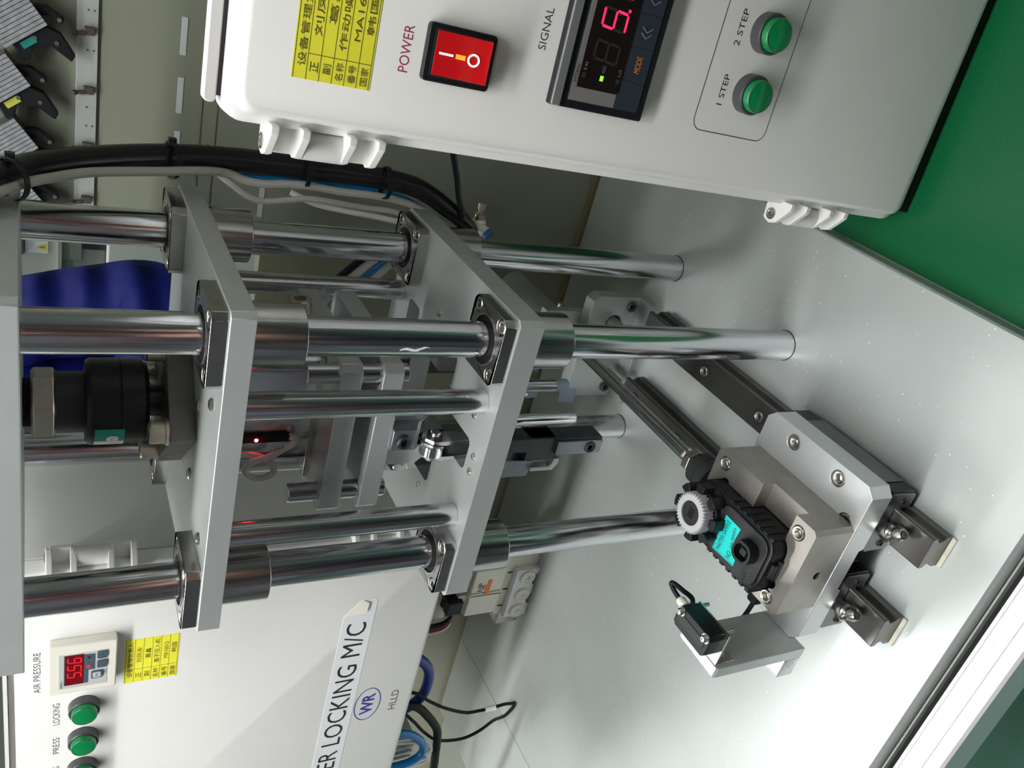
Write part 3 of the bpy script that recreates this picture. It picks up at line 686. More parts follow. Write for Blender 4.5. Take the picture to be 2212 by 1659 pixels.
def fitting(name, label, p, up, side):
    t = thing(name, label, 'speed controller', p, 'air speed controllers'); p = Vector(p); up = Vector(up).normalized(); sd = Vector(side).normalized()
    MB().lathe(p, up, [(4.4, 0), (5.2, 1), (5.2, 8), (4.4, 9), (4.4, 10)], 24).build('elbow_body', M['ivory'], t)
    MB().lathe(p + up * 4, sd, [(4.2, 0), (4.2, 8), (3.8, 8.3)], 24).build('tube_port', M['ivory'], t)
    MB().lathe(p + up * 4 + sd * 8, sd, [(3.7, 0), (4.3, .4), (4.3, 2.6), (3.4, 3)], 24).build('release_ring', M['blue_tube'], t)
    MB().lathe(p + up * 10, up, [(4.4, 0), (4.4, 3.4), (3.2, 3.8), (3.2, 4.8), (2, 5), (2, 6.6), (3, 7), (3, 11), (2.4, 11.6)], 24).build('adjust_screw', M['brass'], t)
fitting('speed_controller', 'ivory speed controller with blue ring above the back right of the lower plate', (4, 160, 162), (1, 0, .05), (-.3, -.8, -.5))
fitting('speed_controller', 'ivory speed controller on the slide cylinder near the stop bracket', (-76, 172, 66), (1, 0, -.12), (-.2, -.3, .9))

# ------------------------------------------------------------------ sensor arm on the slide
t = thing('sensor_stand', 'upright aluminium stand with a short foot beside the slide plate', 'sensor stand', (-136, -124, 42))
MB().prism([(-139.6, 42), (-107, 42), (-107, 112), (-138.4, 112.6), (-139.6, 111)], -138, -130.6, 'x').build('upright', M['alu'], t, .4)
f = MB().box(-152, -138, -139.6, -108, 42.4, 55.5).build('foot', M['alu2'], t, .3)
cut(f, MB().box(-148, -138.01, -130, -116, 48, 60))
bolt((-143, -139, 48), 2.6, .6, t, '-y', 'dark')
t = thing('photo_sensor', 'small black photo sensor on a thin steel angle at the top of the arm', 'sensor', (-116, -122, 111))
MB().prism([(-130.4, 111), (-108.3, 111), (-108.3, 112), (-129.4, 112), (-129.4, 112.05), (-130.4, 112.05)], -137, -109.4, 'y').build('mounting_sheet', M['bolt'], t, .3)
MB().box(-130.5, -129.6, -137, -109.4, 98, 111.4).build('mounting_leg', M['bolt'], t, .2)
MB().prism(chrect(-123.4, -109.2, -136, -107.6, 2.2), 112, 124).build('housing', M['black'], t, .4)
MB().box(-119, -113.5, -133, -110, 123.9, 124.4).build('housing_rib', M['blackm'], t, .15)
for x, y in ((-112.2, -111), (-111.6, -132.6)):
    MB().ring((x, y, 124), (0, 0, 1), 2.9, 1.4, .5, 24).build('washer', M['bolt'], t)
    MB().ring((x, y, 124.5), (0, 0, 1), 2.5, 1.4, .6, 24).build('lock_washer', M['bolt'], t)
    MB().lathe((x, y, 125.1), (0, 0, 1), [(2.2, 0), (2.2, .8), (1.5, 1.7), (.5, 1.8), (.4, 1.2), (0, 1.2)], 20).build('pan_screw', M['bolt'], t)
    MB().cyl((x + 1.2, y + .5, 104.5), (x + 1.2, y + .5, 111), 1.1, 14).build('screw_tip', M['bolt'], t)
MB().lathe((-113, -107.6, 118.5), (0, 1, 0), [(2.9, 0), (2.9, 5), (2.3, 6)], 20).build('strain_relief', M['ivory'], t)
MB().lathe((-130.4, -131, 104), (1, 0, 0), [(3, 0), (2.6, 1.4), (1.2, 1.8), (0, 1.4)], 20).build('mount_screw', M['bolt'], t)
tag(MB().tube([(-113, -101.6, 118.5), (-110.6, -96.5, 120), (-108.2, -93.2, 120.6), (-107.4, -94.6, 119.6), (-109, -99, 116), (-113, -103, 110), (-124, -101, 104), (-138, -101, 94), (-143, -103, 74), (-142, -101, 56), (-134, -99.5, 50), (-126, -99, 49), (-118, -98, 48.2), (-108, -92, 48.2)], 1.5, 10).build('sensor_cable', M['rubber']), 'black sensor cable looping behind the photo sensor', 'cable')

cc = MB().prism(rrect(-130, -122.5, -103, -95, 2), 46.5, 52).build('cable_clip', M['rubber'], None, .5); tag(cc, 'black cable clip on the slide plate behind the sensor arm', 'clip')
# ------------------------------------------------------------------ control boxes
def push_button(x, z, parent, m='btn'):
    """front face at y = 0"""
    t = MB().lathe((x, 0, z), (0, -1, 0), [(9.4, 0), (9.4, 5.6), (8.9, 6.2), (8.1, 6.2), (8.1, 5)], 40).build('push_button', M['bezel'], parent)
    MB().lathe((x, 0, z), (0, -1, 0), [(7.8, 0), (7.8, 8.8), (7.3, 9.6), (6.9, 9.8), (0, 9.9)], 40).build('button_cap', M[m], t)
    MB().ring((x, -9.55, z), (0, -1, 0), 7.35, 7.1, .35, 40).build('cap_groove', M['gasket'], t)
    return t
def hinge(zc, sx, x0, parent, ln=47):
    """plastic hinge on the lid edge x0, sticking out to sx"""
    h = MB()
    for dz in (-ln / 2, -ln / 2 + ln * .26, ln / 2 - ln * .26 - 3.5, ln / 2 - 3.5):
        z = zc + dz
        h.prism([(x0 - sx * 1, 1), (x0 + sx * 2.5, 1), (x0 + sx * 11.5, 9), (x0 + sx * 13, 14), (x0 + sx * 11, 19), (x0 - sx * 1, 20)], z, z + 3.5)
    for z in (zc - ln / 2 + 1, zc + ln / 2 - ln * .26 - 2):
        h.box(min(x0, x0 + sx * 12.2), max(x0, x0 + sx * 12.2), 16, 19, z, z + ln * .26)
    o = h.build('hinge', M['beige'], parent, .5)
    MB().cyl((x0 + sx * 6.6, 13.5, zc - ln * .24 + 1), (x0 + sx * 6.6, 13.5, zc + ln * .24 - 1), 6.3, 28, .4).build('hinge_barrel', M['beige2'], o)
    MB().lathe((x0 + sx * 7.6, 13.6, zc + ln / 2), (0, 0, 1), [(3.3, 0), (3.3, .5), (2.4, .7), (2.4, .2), (1.2, .3), (0, .8)], 24).build('hinge_pin', M['bolt'], o)
    return o
def lid(x0, x1, z0, z1, parent, m):
    """lid with a rounded raised face: three rings pulled back from the front"""
    rings = []
    for dx, y, r in ((-4.2, 20, 8), (-4.2, 10, 9), (-3.6, 8.2, 9), (-.6, 7, 8), (.2, 3.5, 7), (1.2, 1.2, 6.5), (3.2, 0, 6)):
        rings.append([(px, y, pz) for px, pz in rrect(x0 + dx, x1 - dx, z0 + dx, z1 - dx, r, 6)])
    n = len(rings[0]); vs = [p for q in rings for p in q]; fs = [list(range(n))]
    for k in range(len(rings) - 1):
        for i in range(n): fs.append((k * n + i, k * n + (i + 1) % n, (k + 1) * n + (i + 1) % n, (k + 1) * n + i))
    fs.append(list(range((len(rings) - 1) * n, len(rings) * n)))
    return MB().add(vs, fs).build('lid', m, parent, sharp=50)
def sticker(x0, x1, z0, z1, parent, rows, cw, xmax=None, dy=-.15, tilt=0):
    p = MB().box(x0, x1, dy, 0, z0, z1).build('sticker', M['yellow'], parent)
    n = len(rows); h = (z1 - z0 - 1.2) / n; tw = .13; ln = MB()
    for i in range(n + 1): ln.box(x0, x1, dy - .04, dy, z1 - i * h - .6 - tw, z1 - i * h - .6 + tw)
    ln.box(x0 + cw - tw, x0 + cw + tw, dy - .04, dy, z0 + .6, z1 - h - .6)
    ln.build('sticker_rules', M['ink_o'], p)
    for i, (a, b) in enumerate(rows):
        z = z1 - .6 - (i + 1) * h + h * .16; ht = h * .62
        if a is None: text(b[0], 'sticker_text', M['ink_o'], p, (x0 + b[1], dy - .05, z), b[2], ht)
        else:
            text(a, 'sticker_text', M['ink_o'], p, (x0 + (cw * .14 if len(a) > 1 else cw * .32), dy - .05, z), (cw * .72 if len(a) > 1 else cw * .40), ht)
            text(b[0], 'sticker_text', M['ink_o'], p, (x0 + b[1], dy - .05, z), b[2], ht * (.8 if b[0][0] == 'M' else 1))
    return p
def seg_digit(ch, x, z, w_, h_, parent, lit, y, off='led_off', sl=.10):
    on = {'8': 'abcdefg', '5': 'afgcd', '6': 'afgedc', '.': ''}[ch]; tk = w_ * .15
    P = {'a': ((0, 1), (1, 1)), 'b': ((1, 1), (1, .5)), 'c': ((1, .5), (1, 0)), 'd': ((0, 0), (1, 0)), 'e': ((0, 0), (0, .5)), 'f': ((0, .5), (0, 1)), 'g': ((0, .5), (1, .5))}
    for s_, ((a, b), (c, d)) in P.items():
        if not (s_ in on or off): continue
        p0 = Vector((x + a * w_ + sl * b * h_, y, z + b * h_)); p1 = Vector((x + c * w_ + sl * d * h_, y, z + d * h_)); u = (p1 - p0).normalized(); v = Vector((-u.z, 0, u.x)) * tk * .5
        p0 += u * tk * .55; p1 -= u * tk * .55; e = u * tk * .45; dd = Vector((0, -.05, 0))
        pts = [p0 - e * .9, p0 + v, p1 + v, p1 + e * .9, p1 - v, p0 - v]
        b_ = MB(); b_.add([p + dd for p in pts], [(0, 1, 2, 3, 4, 5)])
        b_.build('digit_segment', M[lit] if (s_ in on and lit) else M[off], parent)

# --- right box (its own frame: x along the panel, z up, y = 0 the panel face)
K = 320.0 / 328.0
rb = thing('control_box', 'white control box on the right with red power switch and panel meter', 'control box', (105.6, -38, -2.9), 'white control boxes', (0, R(.6), R(3.6)), local=True)
rb.scale = (K, K, K)
LW = 235
lid(0, LW, 0.6, 389, rb, M['beige'])
MB().box(-1, LW + 1, 20, 21.5, 3, 387).build('gasket', M['gasket'], rb)
MB().prism(rrect(-4, LW + 4, -3, 380, 8, 5), 21.5, 120, 'y').build('body', M['beige'], rb, 1)
MB().box(3, LW - 3, 4, 118, -9.3, -2.8).build('dark_plinth', M['rubber'], rb)  # black strip between the box and the bench
MB().prism(rrect(1.4, LW - 8, 394.7, 399.3, 1.8, 4), 8, 15, 'y').build('top_latch_rail', M['beige'], rb, .5)
MB().box(4, LW - 8, 9.5, 14, 390, 395.2).build('latch_gap', M['gasket'], rb)
hinge(351.6, -1, -3.4, rb); hinge(67.5, -1, -3.4, rb)
rows = [(None, ('设备管理负责人', 4.6, 38)), ('正', ('刘凤永', 16, 23)), ('副', ('葛鑫', 21, 15)), ('名称', ('作动噪音机', 12.5, 34)), ('番号', ('MA16016', 17, 25)), ('国家', ('韩国', 20, 14))]
s = sticker(16.6, 66, 339.6, 370.4, rb, rows, 9.4)
text('POWER', 'print', M['ink_r'], rb, (26, 0, 325.2), 17.6, 4.2)
rs = MB().prism(rrect(24.8, 46.8, 290.4, 320.2, 1.6, 4), -3.4, 0, 'y').build('rocker_switch', M['black'], rb, .5)
MB().box(26.9, 45, -3.5, -3.2, 292.6, 317.8).build('rocker_recess', M['ink'], rs)
MB().prism([(-3.2, 293.6), (-8, 294.2), (-7.2, 296), (-4.6, 306), (-3.6, 316.6), (-3.2, 316.8)], 27.6, 44.4, 'x').build('rocker', M['red_lamp'], rs, .4)
def on_rocker(z): return -7.25 + (z - 296) * .26 if z < 306 else -4.65 + (z - 306) * .094
MB().add([(35.6, on_rocker(309) - .12, 309), (36.5, on_rocker(309) - .12, 309), (36.5, on_rocker(315) - .12, 315), (35.6, on_rocker(315) - .12, 315)], [(0, 1, 2, 3)]).build('on_mark', M['white_ink'], rs)
MB().ring((36, on_rocker(300.8) - .25, 300.8), (0, -1, .25), 2.55, 1.75, .12, 32).build('off_mark', M['white_ink'], rs)
MB().add([(35.2, on_rocker(304) - .15, 304), (37, on_rocker(304) - .15, 304), (37, on_rocker(308) - .2, 308), (35.2, on_rocker(308) - .2, 308)], [(0, 1, 2, 3)]).build('neon_glow', M['amber'], rs)
text('SIGNAL', 'print', M['ink_g'], rb, (45.7, 0, 266.2), 16.6, 3.7)
# panel meter
pm = MB().prism(rrect(25.2, 121.2, 210.8, 260.4, 1, 3), -4.2, 0, 'y').build('panel_meter', M['black'], rb, .5)
MB().prism(rrect(25.3, 121, 255.6, 260.3, .8, 3), -5.2, -4, 'y').build('bezel_top', M['meter_bar'], pm, .9, 3)
MB().prism(rrect(28.6, 118, 214.6, 252.4, 1.5, 3), -4.5, -4.1, 'y').build('face', M['meter_face'], pm)
MB().prism([(28.8, 252.2), (118, 252.2), (118, 249.6), (34.6, 249.6), (34.6, 228), (28.8, 228)], -4.6, -4.4, 'y').build('face_band', M['meter_grey'], pm)
MB().prism(rrect(34.8, 112, 227.4, 249.4, 1.2, 3), -4.75, -4.4, 'y').build('display_window', M['meter_glass'], pm)
for i, (ch, lit) in enumerate((('8', None), ('5', 'led_red'), ('5', 'led_red'), ('8', 'led_red'))):
    seg_digit(ch, 46.4 + i * 13.2, 232.6, 7.4, 12.2, pm, lit, -4.8)
MB().cyl((68.6, -4.8, 232.5), (68.6, -4.86, 232.5), .75, 16).build('decimal_point', M['led_red'], pm)
text('MT4W', 'print', M['ink'], pm, (36.6, -4.62, 249.9), 7.4, 1.9)
for nm, z in (('HI', 246.6), ('GO', 237.2), ('LO', 228.6)):
    text(nm, 'print', M['grey_ink'], pm, (42.2, -4.78, z), 2.9, 1.6)
    MB().box(38.8, 41, -4.84, -4.76, z - .1, z + 1.7).build('indicator', M['led_green'] if nm == 'GO' else M['led_off'], pm)
text('MODE', 'print', M['orange'], pm, (45, -4.55, 219.2), 7.2, 3.1, shear=.2)
for x, zs in ((55.6, 1), (69.2, 1), (82.8, 1)): MB().box(x, x + .3, -4.6, -4.45, 214.8, 226.6).build('key_line', M['ink'], pm)
MB().prism([(41.4, 226.6), (41.8, 226.6), (40.6, 214.8), (40.2, 214.8)], -4.6, -4.45, 'y').build('key_line', M['ink'], pm)
for x, k_ in ((59.8, -1), (73.6, -1), (86.5, 1)):
    for d in (0, 2.4): MB().tube([(x + d + (0 if k_ > 0 else 2), -4.6, 223.4), (x + d + (2 if k_ > 0 else 0), -4.6, 220.7), (x + d + (0 if k_ > 0 else 2), -4.6, 218)], .24, 6, 0).build('arrow_mark', M['grey_ink'], pm)
push_button(47.6, 149.2, rb); push_button(75.6, 150.2, rb); push_button(103.6, 150.4, rb)
text('1 STEP', 'print', M['ink'], rb, (39.7, 0, 163.3), 14.2, 3.4)
text('2 STEP', 'print', M['ink'], rb, (67, 0, 164), 16.2, 3.5)
text('3 STEP', 'print', M['ink'], rb, (95, 0, 164.6), 16.2, 3.5)
fr = rrect(26.6, 118, 129.2, 177.2, 5.5, 6); fb = MB()
for i in range(len(fr)):
    a = Vector((fr[i][0], 0, fr[i][1])); b = Vector((fr[(i + 1) % len(fr)][0], 0, fr[(i + 1) % len(fr)][1])); u = (b - a); nn = Vector((-u.z, 0, u.x)).normalized() * .22; y = Vector((0, -.06, 0))
    fb.add([a - nn + y, b - nn + y, b + nn + y, a + nn + y], [(0, 1, 2, 3)])
fb.build('print_frame', M['ink_g'], rb)

# --- left box
lbx = thing('control_box', 'white control box on the left with air pressure gauge and green buttons', 'control box', (-360, 70, 166), 'white control boxes', local=True)
ox, oz = -360, 166                                     # panel coordinates below are world x, z minus these
def X_(x): return x - ox
def Z_(z): return z - oz
lid(X_(-560), X_(-207), .5, Z_(452), lbx, M['beige'])
MB().box(X_(-559), X_(-206), 20, 21.5, 3, Z_(450)).build('gasket', M['gasket'], lbx)
MB().prism(rrect(X_(-563), X_(-203), -3, Z_(456), 8, 5), 21.5, 150, 'y').build('body', M['beige2'], lbx, 1)
MB().box(X_(-330), X_(-290), 150, 191, 40, 100).build('wall_bracket', M['cab'], lbx)
MB().box(X_(-520), X_(-480), 150, 191, 40, 100).build('wall_bracket', M['cab'], lbx)
MB().box(X_(-560), X_(-225), 3, 18, Z_(456.2), Z_(458.5)).build('top_latch_rail', M['beige'], lbx)
hinge(Z_(410), 1, X_(-203.6), lbx, 50); hinge(Z_(220), 1, X_(-203.6), lbx, 50)
text('AIR PRESSURE', 'print', M['ink_g'], lbx, (X_(-295.4), 0, Z_(437.8)), 35.6, 4)
pg = MB().prism(rrect(X_(-292.6), X_(-250.4), Z_(395.2), Z_(433.7), 1.4, 3), -7, 0, 'y').build('pressure_gauge', M['ivory'], lbx, .8)
MB().box(X_(-287.6), X_(-258.2), -7.2, -6.9, Z_(400.8), Z_(428)).build('gauge_face', M['gauge_panel'], pg)
MB().prism([(X_(-284.8), Z_(425.2)), (X_(-258.8), Z_(425.2)), (X_(-260), Z_(407.8)), (X_(-273.5), Z_(407.8)), (X_(-273.5), Z_(411.6)), (X_(-284.8), Z_(411.6))], -7.35, -7.1, 'y').build('gauge_bezel', M['gauge_blue'], pg)
dp = MB().box(X_(-284.8), X_(-258.9), -7.45, -7.2, Z_(414.2), Z_(424.7)).build('gauge_display', M['lcd_red'], pg)
for i, ch in enumerate('556'): seg_digit(ch, X_(-278.6) + i * 6.4, Z_(415.7), 4, 7.4, dp, 'led_red2', -7.5, off='lcd_red')
MB().cyl((X_(-273.2), -7.5, Z_(415.6)), (X_(-273.2), -7.55, Z_(415.6)), .5, 10).build('decimal_point', M['led_red2'], dp)
MB().cyl((X_(-270.6), -7.4, Z_(411.4)), (X_(-270.6), -7.5, Z_(411.4)), 1.2, 20).build('output_lamp', M['led_red2'], pg)
MB().cyl((X_(-262.6), -7.4, Z_(411.4)), (X_(-262.6), -7.5, Z_(411.4)), 1, 20).build('output_lamp', M['led_off'], pg)
for x, z, m_ in ((-272.6, 401, 'gauge_blue'), (-264.6, 401, 'gauge_blue')):
    kb = MB().prism(rrect(X_(x), X_(x + 6.4), Z_(z), Z_(z + 5.8), 1, 3), -8, -7.2, 'y').build('gauge_key', M[m_], pg, .3)
    up_ = 1 if x > -270 else -1; zc = Z_(z + 2.9)
    MB().add([(X_(x + 2.3), -8.05, zc - .7 * up_), (X_(x + 4.1), -8.05, zc - .7 * up_), (X_(x + 3.2), -8.05, zc + .9 * up_)], [(0, 1, 2)]).build('arrow_mark', M['btn'], kb)
kb = MB().prism(rrect(X_(-281.6), X_(-275), Z_(403.4), Z_(410), 1, 3), -8, -7.2, 'y').build('gauge_key', M['gauge_blue'], pg, .3)
MB().prism(rrect(X_(-280.6), X_(-276), Z_(404.4), Z_(409), .8, 3), -8.2, -7.9, 'y').build('key_face', M['gauge_panel'], kb)
text('M', 'print', M['btn'], kb, (X_(-279.4), -8.25, Z_(405.6)), 2.2, 2)
text('TPC', 'print', M['ink_g'], pg, (X_(-280), -7.25, Z_(401)), 5, 1.7)
text('DPSN-1', 'print', M['ink_g'], pg, (X_(-287), -7.25, Z_(426)), 7, 1.3)
rows = [(None, ('设备管理负责人', 5, 32)), ('正', ('刘凤永', 18, 14)), ('副', ('葛鑫', 21, 9)), ('名称', ('盖子压入机', 15.5, 22)), ('番号', ('MA16015', 18.5, 15)), ('国家', ('韩国', 23, 9))]
sticker(X_(-300), X_(-260.4), Z_(356.6), Z_(389.8), lbx, rows, 12.2)
for x in (-314, -344.4, -374.8): push_button(X_(x), Z_(413), lbx)
text('LOCKING', 'print', M['ink_g'], lbx, (X_(-328.5), 0, Z_(427)), 20.4, 4)
text('PRESS', 'print', M['ink_g'], lbx, (X_(-356.8), 0, Z_(427)), 15.8, 4)
text('TESTING', 'print', M['ink_g'], lbx, (X_(-389.5), 0, Z_(427)), 19.6, 4)
# title plate with a lifted corner
tp = MB().prism([(X_(-470), Z_(218.6)), (X_(-256.5), Z_(218.6)), (X_(-253.4), Z_(221.6)), (X_(-253.6), Z_(231)), (X_(-268.6), Z_(243)), (X_(-470), Z_(243))], -.25, 0, 'y').build('title_label', M['white'], lbx)
text('POWER LOCKING M/C', 'title_text', M['ink'], tp, (X_(-495), -.3, Z_(223.4)), 218, 15.4)
MB().add([(X_(-268.6), -.3, Z_(243)), (X_(-253.6), -.3, Z_(231)), (X_(-257), -1.6, Z_(225.6)), (X_(-266), -2.2, Z_(226.6))], [(0, 1, 2, 3)]).build('lifted_corner', M['ivory'], tp)
lg = MB(); n = 40; a_, b_ = 18.8, 11.2; c0 = Vector((X_(-372), -.1, Z_(206.4)))
for i in range(n):
    t0, t1 = 2 * math.pi * i / n, 2 * math.pi * (i + 1) / n
    f = lambda t, q: c0 + Vector(((a_ - q) * math.cos(t), 0, (b_ - q) * math.sin(t)))
    lg.add([f(t0, 0), f(t1, 0), f(t1, .9), f(t0, .9)], [(0, 1, 2, 3)])
lg.build('emblem_ring', M['ink_b'], lbx)
text('WR', 'emblem_letters', M['ink_b'], lbx, (X_(-384), 0, Z_(201.2)), 24, 10.6, bold=.03)
text('HLLD', 'print', M['ink_g'], lbx, (X_(-384.6), 0, Z_(180.5)), 23, 6.2)

# ------------------------------------------------------------------ hoses, wires and valves
hp = [(36, 44, 486), (36, 60, 472), (36, 76, 458), (36, 98, 444), (36, 109, 434), (36, 126, 412.4), (36, 146, 376), (36, 156, 337), (36, 157, 295), (35.5, 157, 250), (33, 157, 222), (28, 156, 206), (20, 156, 191), (13, 156, 178), (4, 158, 168)]
hz = thing('cable_hose', 'thick glossy black hose arching down to the back right of the press', 'hose', (20, 155, 168))
MB().tube(hp, lambda u: 7.3 if u < .55 else 7.3 - 1.6 * (u - .55) / .45, 16, 6).build('hose', M['hose'], hz)
for (x, y, z), tl in (((35, 88, 449), 5), ((35, 147, 371), 8), ((35, 156, 292), 0), ((34, 153.5, 240), 0)):
    k = MB().ring((x, y - 1.5, z - 1.2), (0, -.9 if z > 400 else (-.3 if z > 350 else 0), 1), 10.6, 9.6, 2.6, 24).build('cable_tie', M['black'], hz)
    if tl: MB().box(x + 6.5, x + 12, y - 2, y + 2, z - 2, z + 2.4).build('tie_head', M['black'], k, .3)
MB().tube([(61, 150, 199), (50, 151, 194), (42, 151.5, 190.5), (31, 151, 187), (24, 150, 184), (17, 148.5, 181)], 2.2, 8).build('tie_tail', M['black'], hz)
wires = [('wire', 'grey cable running under the black hose', 'grey_wire', 2.5, [(34, 44, 470), (34, 70, 453), (34, 83.5, 444), (34, 94, 434), (34, 111, 413.4), (33, 128, 378.6), (32.5, 139, 355), (30.5, 146.2, 340), (27, 148, 330), (26, 148, 318), (27, 149, 305), (27, 150, 290), (25, 152, 268), (24.5, 152.5, 245), (22, 153.5, 225), (17, 154.5, 208), (10, 155, 192), (4, 152, 178)]),
         ('air_tube', 'blue air tube peeping out beside the black hose', 'blue_tube', 2.6, [(38, 168, 350), (29, 165, 335), (26.3, 159, 318), (26.3, 158.5, 300), (26, 158.5, 285), (25.2, 159.5, 265), (25, 160, 245), (22.5, 160, 225), (16, 161, 208), (9, 163, 193), (0, 166, 178)]),
         ('wire', 'grey cable sagging away from the black hose', 'grey_wire', 2.0, [(29, 149, 345), (25, 145, 338), (19, 143.5, 328), (16.5, 143.5, 318), (18.5, 144, 304), (20.5, 145, 290), (19, 147, 272), (16, 151.5, 250), (15, 153, 232), (11, 154, 214), (5, 155, 198), (-4, 157, 184)]),
         ('air_tube', 'off white air tube lowest in the bundle by the black hose', 'wht_wire', 2.0, [(21, 153, 300), (16, 150, 284), (13, 150, 262), (10, 152.5, 238), (6, 153.5, 215), (-1, 155, 200), (-9, 158, 188)])]
for nm, lab, m_, r_, pt in wires: tag(MB().tube(pt, r_, 10, 5).build(nm, M[m_]), lab, 'cable' if nm == 'wire' else 'air tube', 'cables along the black hose')
# bundle behind the spacer rod
for i, (m_, r_, dz, lab) in enumerate((('wht_wire', 2.4, 0, 'off white tube'), ('blue_tube', 2.2, -8, 'blue tube'), ('wht_wire', 2.2, -16, 'lower off white tube'), ('rubber', 2.6, 9, 'black cable'))):
    tag(MB().tube([(-2, 166, 190 + dz), (-14, 166, 214 + dz), (-24, 164, 232 + dz), (-40, 166, 246 + dz), (-60, 168, 262 + dz), (-90, 170, 268 + dz)], r_, 10, 4).build('air_tube', M[m_]), lab + ' curving behind the back right spacer rod', 'air tube', 'tubes behind the spacer rod')

vm = thing('valve_manifold', 'ivory valve block with three round ports on the base plate', 'valve manifold', (-375, 180, 0))
MB().box(-404, -322, 170, 205, 0, 36).build('manifold_block', M['ivory2'], vm, .6)
p = MB().prism([(-404, 26), (-342, 26), (-342, 0), (-348, 0), (-352, 5), (-360, 5), (-364, 1), (-374, 1), (-378, 5), (-386, 5), (-390, 0), (-404, 0)], 164, 170, 'y').build('port_plate', M['white'], vm, .5)
for x in (-351, -374, -395): MB().lathe((x, 164, 13), (0, -1, 0), [(8.2, 0), (8.2, 2.5), (7.4, 3.2), (5.5, 3.2), (4.8, 2), (2.8, 2), (2.6, .4), (0, .4)], 32).build('port_fitting', M['ivory'], vm)
for i in range(3): MB().box(-392 + i * 22, -391 + i * 22, 169, 169.99, 28, 33).build('screw_slot', M['ink'], vm)
for i, x in enumerate((-398, -368, -338)):
    v = MB().box(x, x + 28, 168, 198, 36, 70).build('solenoid_valve', M['ivory'], vm, 1)
    MB().box(x + 3, x + 25, 172, 196, 70, 80).build('solenoid_coil', M['ivory2'], v, .6)
    MB().box(x + 6, x + 22, 166, 190, 76, 92).build('valve_plug', M['black'], v, .8)
MB().box(-372.5, -371.8, 167.6, 168, 36, 69).build('joint_line', M['ink_g'], vm)
MB().prism([(-372, 50), (-352, 50), (-352, 54), (-358, 54), (-359, 58), (-364, 58), (-365, 54), (-372, 54)], 167.5, 168, 'y').build('orange_mark', M['orange'], vm)
text('HP', 'print', M['ink_g'], vm, (-366, 167.6, 58), 11, 6)
tag(MB().box(-425, -398, 176, 205, 0, 24).build('terminal_block', M['wht_wire'], None, 1), 'pale plastic terminal block left of the valve block', 'terminal block')
for i, (m_, dx, lab) in enumerate((('red_wire', 0, 'dark red wire'), ('red_wire', 3, 'second dark red wire'), ('wht_wire', 6, 'white wire'), ('rubber', -4, 'black wire'))):
    tag(MB().tube([(-383 - dx, 176, 92), (-390 - dx, 172, 86), (-400 - dx, 170, 84), (-408 - dx, 170, 90), (-412 - dx, 172, 104), (-414 - dx, 176, 130), (-414 - dx, 178, 166)], 1.9, 8, 4).build('wire', M[m_]), lab + ' bent up from the valves into the left control box', 'wire', 'wires at the valves')
tag(MB().box(-410, -378, 182, 186, 84, 112).build('connector_plate', M['ivory'], None, .5), 'ivory connector plate behind the red wires', 'plate')
tag(MB().tube([(-414, 150, 166), (-420, 150, 130), (-432, 150, 113), (-446, 150, 104.5), (-460, 150, 102), (-474, 150, 102.5), (-484, 150, 106), (-492, 150, 114), (-497, 150, 128), (-500, 150, 166)], 5.2, 14, 4).build('air_hose', M['navy_tube']), 'dark blue air hose looping below the left control box', 'hose')
tag(MB().tube([(-470, 140, 166), (-478, 140, 124), (-486, 140, 110), (-499, 140, 99), (-513, 140, 89), (-525, 140, 82), (-535, 140, 79), (-552, 140, 76), (-580, 140, 72), (-640, 140, 60), (-690, 150, -10)], 4.4, 12, 4).build('power_cable', M['rubber']), 'thick black cable hanging below the left control box', 'cable')
cb = thing('sensor_wire', 'thin black wire looping over the base plate with a white tag', 'wire', (-520, 140, 1))
MB().tube([(-459, 146, 166), (-464, 143, 121), (-479, 141, 101), (-495, 140, 79), (-509, 140, 53), (-511, 140, 37), (-510, 139, 26), (-509, 139, 16), (-507, 138, 7), (-502, 133, 2), (-499, 131, 1.6), (-503, 130.5, 1.6), (-516, 134.5, 1.6), (-530, 140, 2), (-546, 149, 6), (-560, 150, 20), (-566, 150, 40), (-556, 148, 70), (-534, 146, 92), (-510, 145, 110), (-490, 145, 130), (-480, 145, 166)], 1.7, 8, 5).build('wire', M['rubber'], cb)
MB().cyl((-510.6, 139.4, 30), (-510, 139, 18), 2.7, 12).build('tag_sleeve', M['white'], cb)
tag(MB().tube([(-496, 130, 166), (-505, 130, 130), (-510, 130, 118), (-518, 130, 109), (-529, 130, 101), (-539, 130, 98), (-547, 130, 100), (-552, 130, 106), (-556, 130, 120), (-557, 130, 166)], 4.2, 12, 4).build('air_hose', M['blue_tube']), 'light blue air hose in a tight loop at the lower left', 'hose')
for dx, lb_ in ((0, 'upper'), (6, 'lower')): tag(MB().tube([(-512, 132, 166), (-520 - dx, 132, 112), (-529 - dx, 132, 96 - dx * .4), (-538 - dx, 132, 90 - dx * .4), (-548 - dx, 132, 89), (-558 - dx, 132, 94), (-562, 132, 166)], 2, 8, 4).build('air_tube', M['wht_wire']), lb_ + ' thin off white tube beside the light blue hose loop', 'air tube', 'thin tubes at the light blue loop')
rg = thing('air_regulator', 'small silver air regulator behind the light blue hose', 'regulator', (-560, 150, 100))
MB().box(-580, -540, 145, 175, 100, 166).build('body', M['alu2'], rg, 1)
for x in (-574, -566, -558, -550): MB().box(x, x + 3, 142, 145, 102, 160).build('rib', M['alu2'], rg, .5)

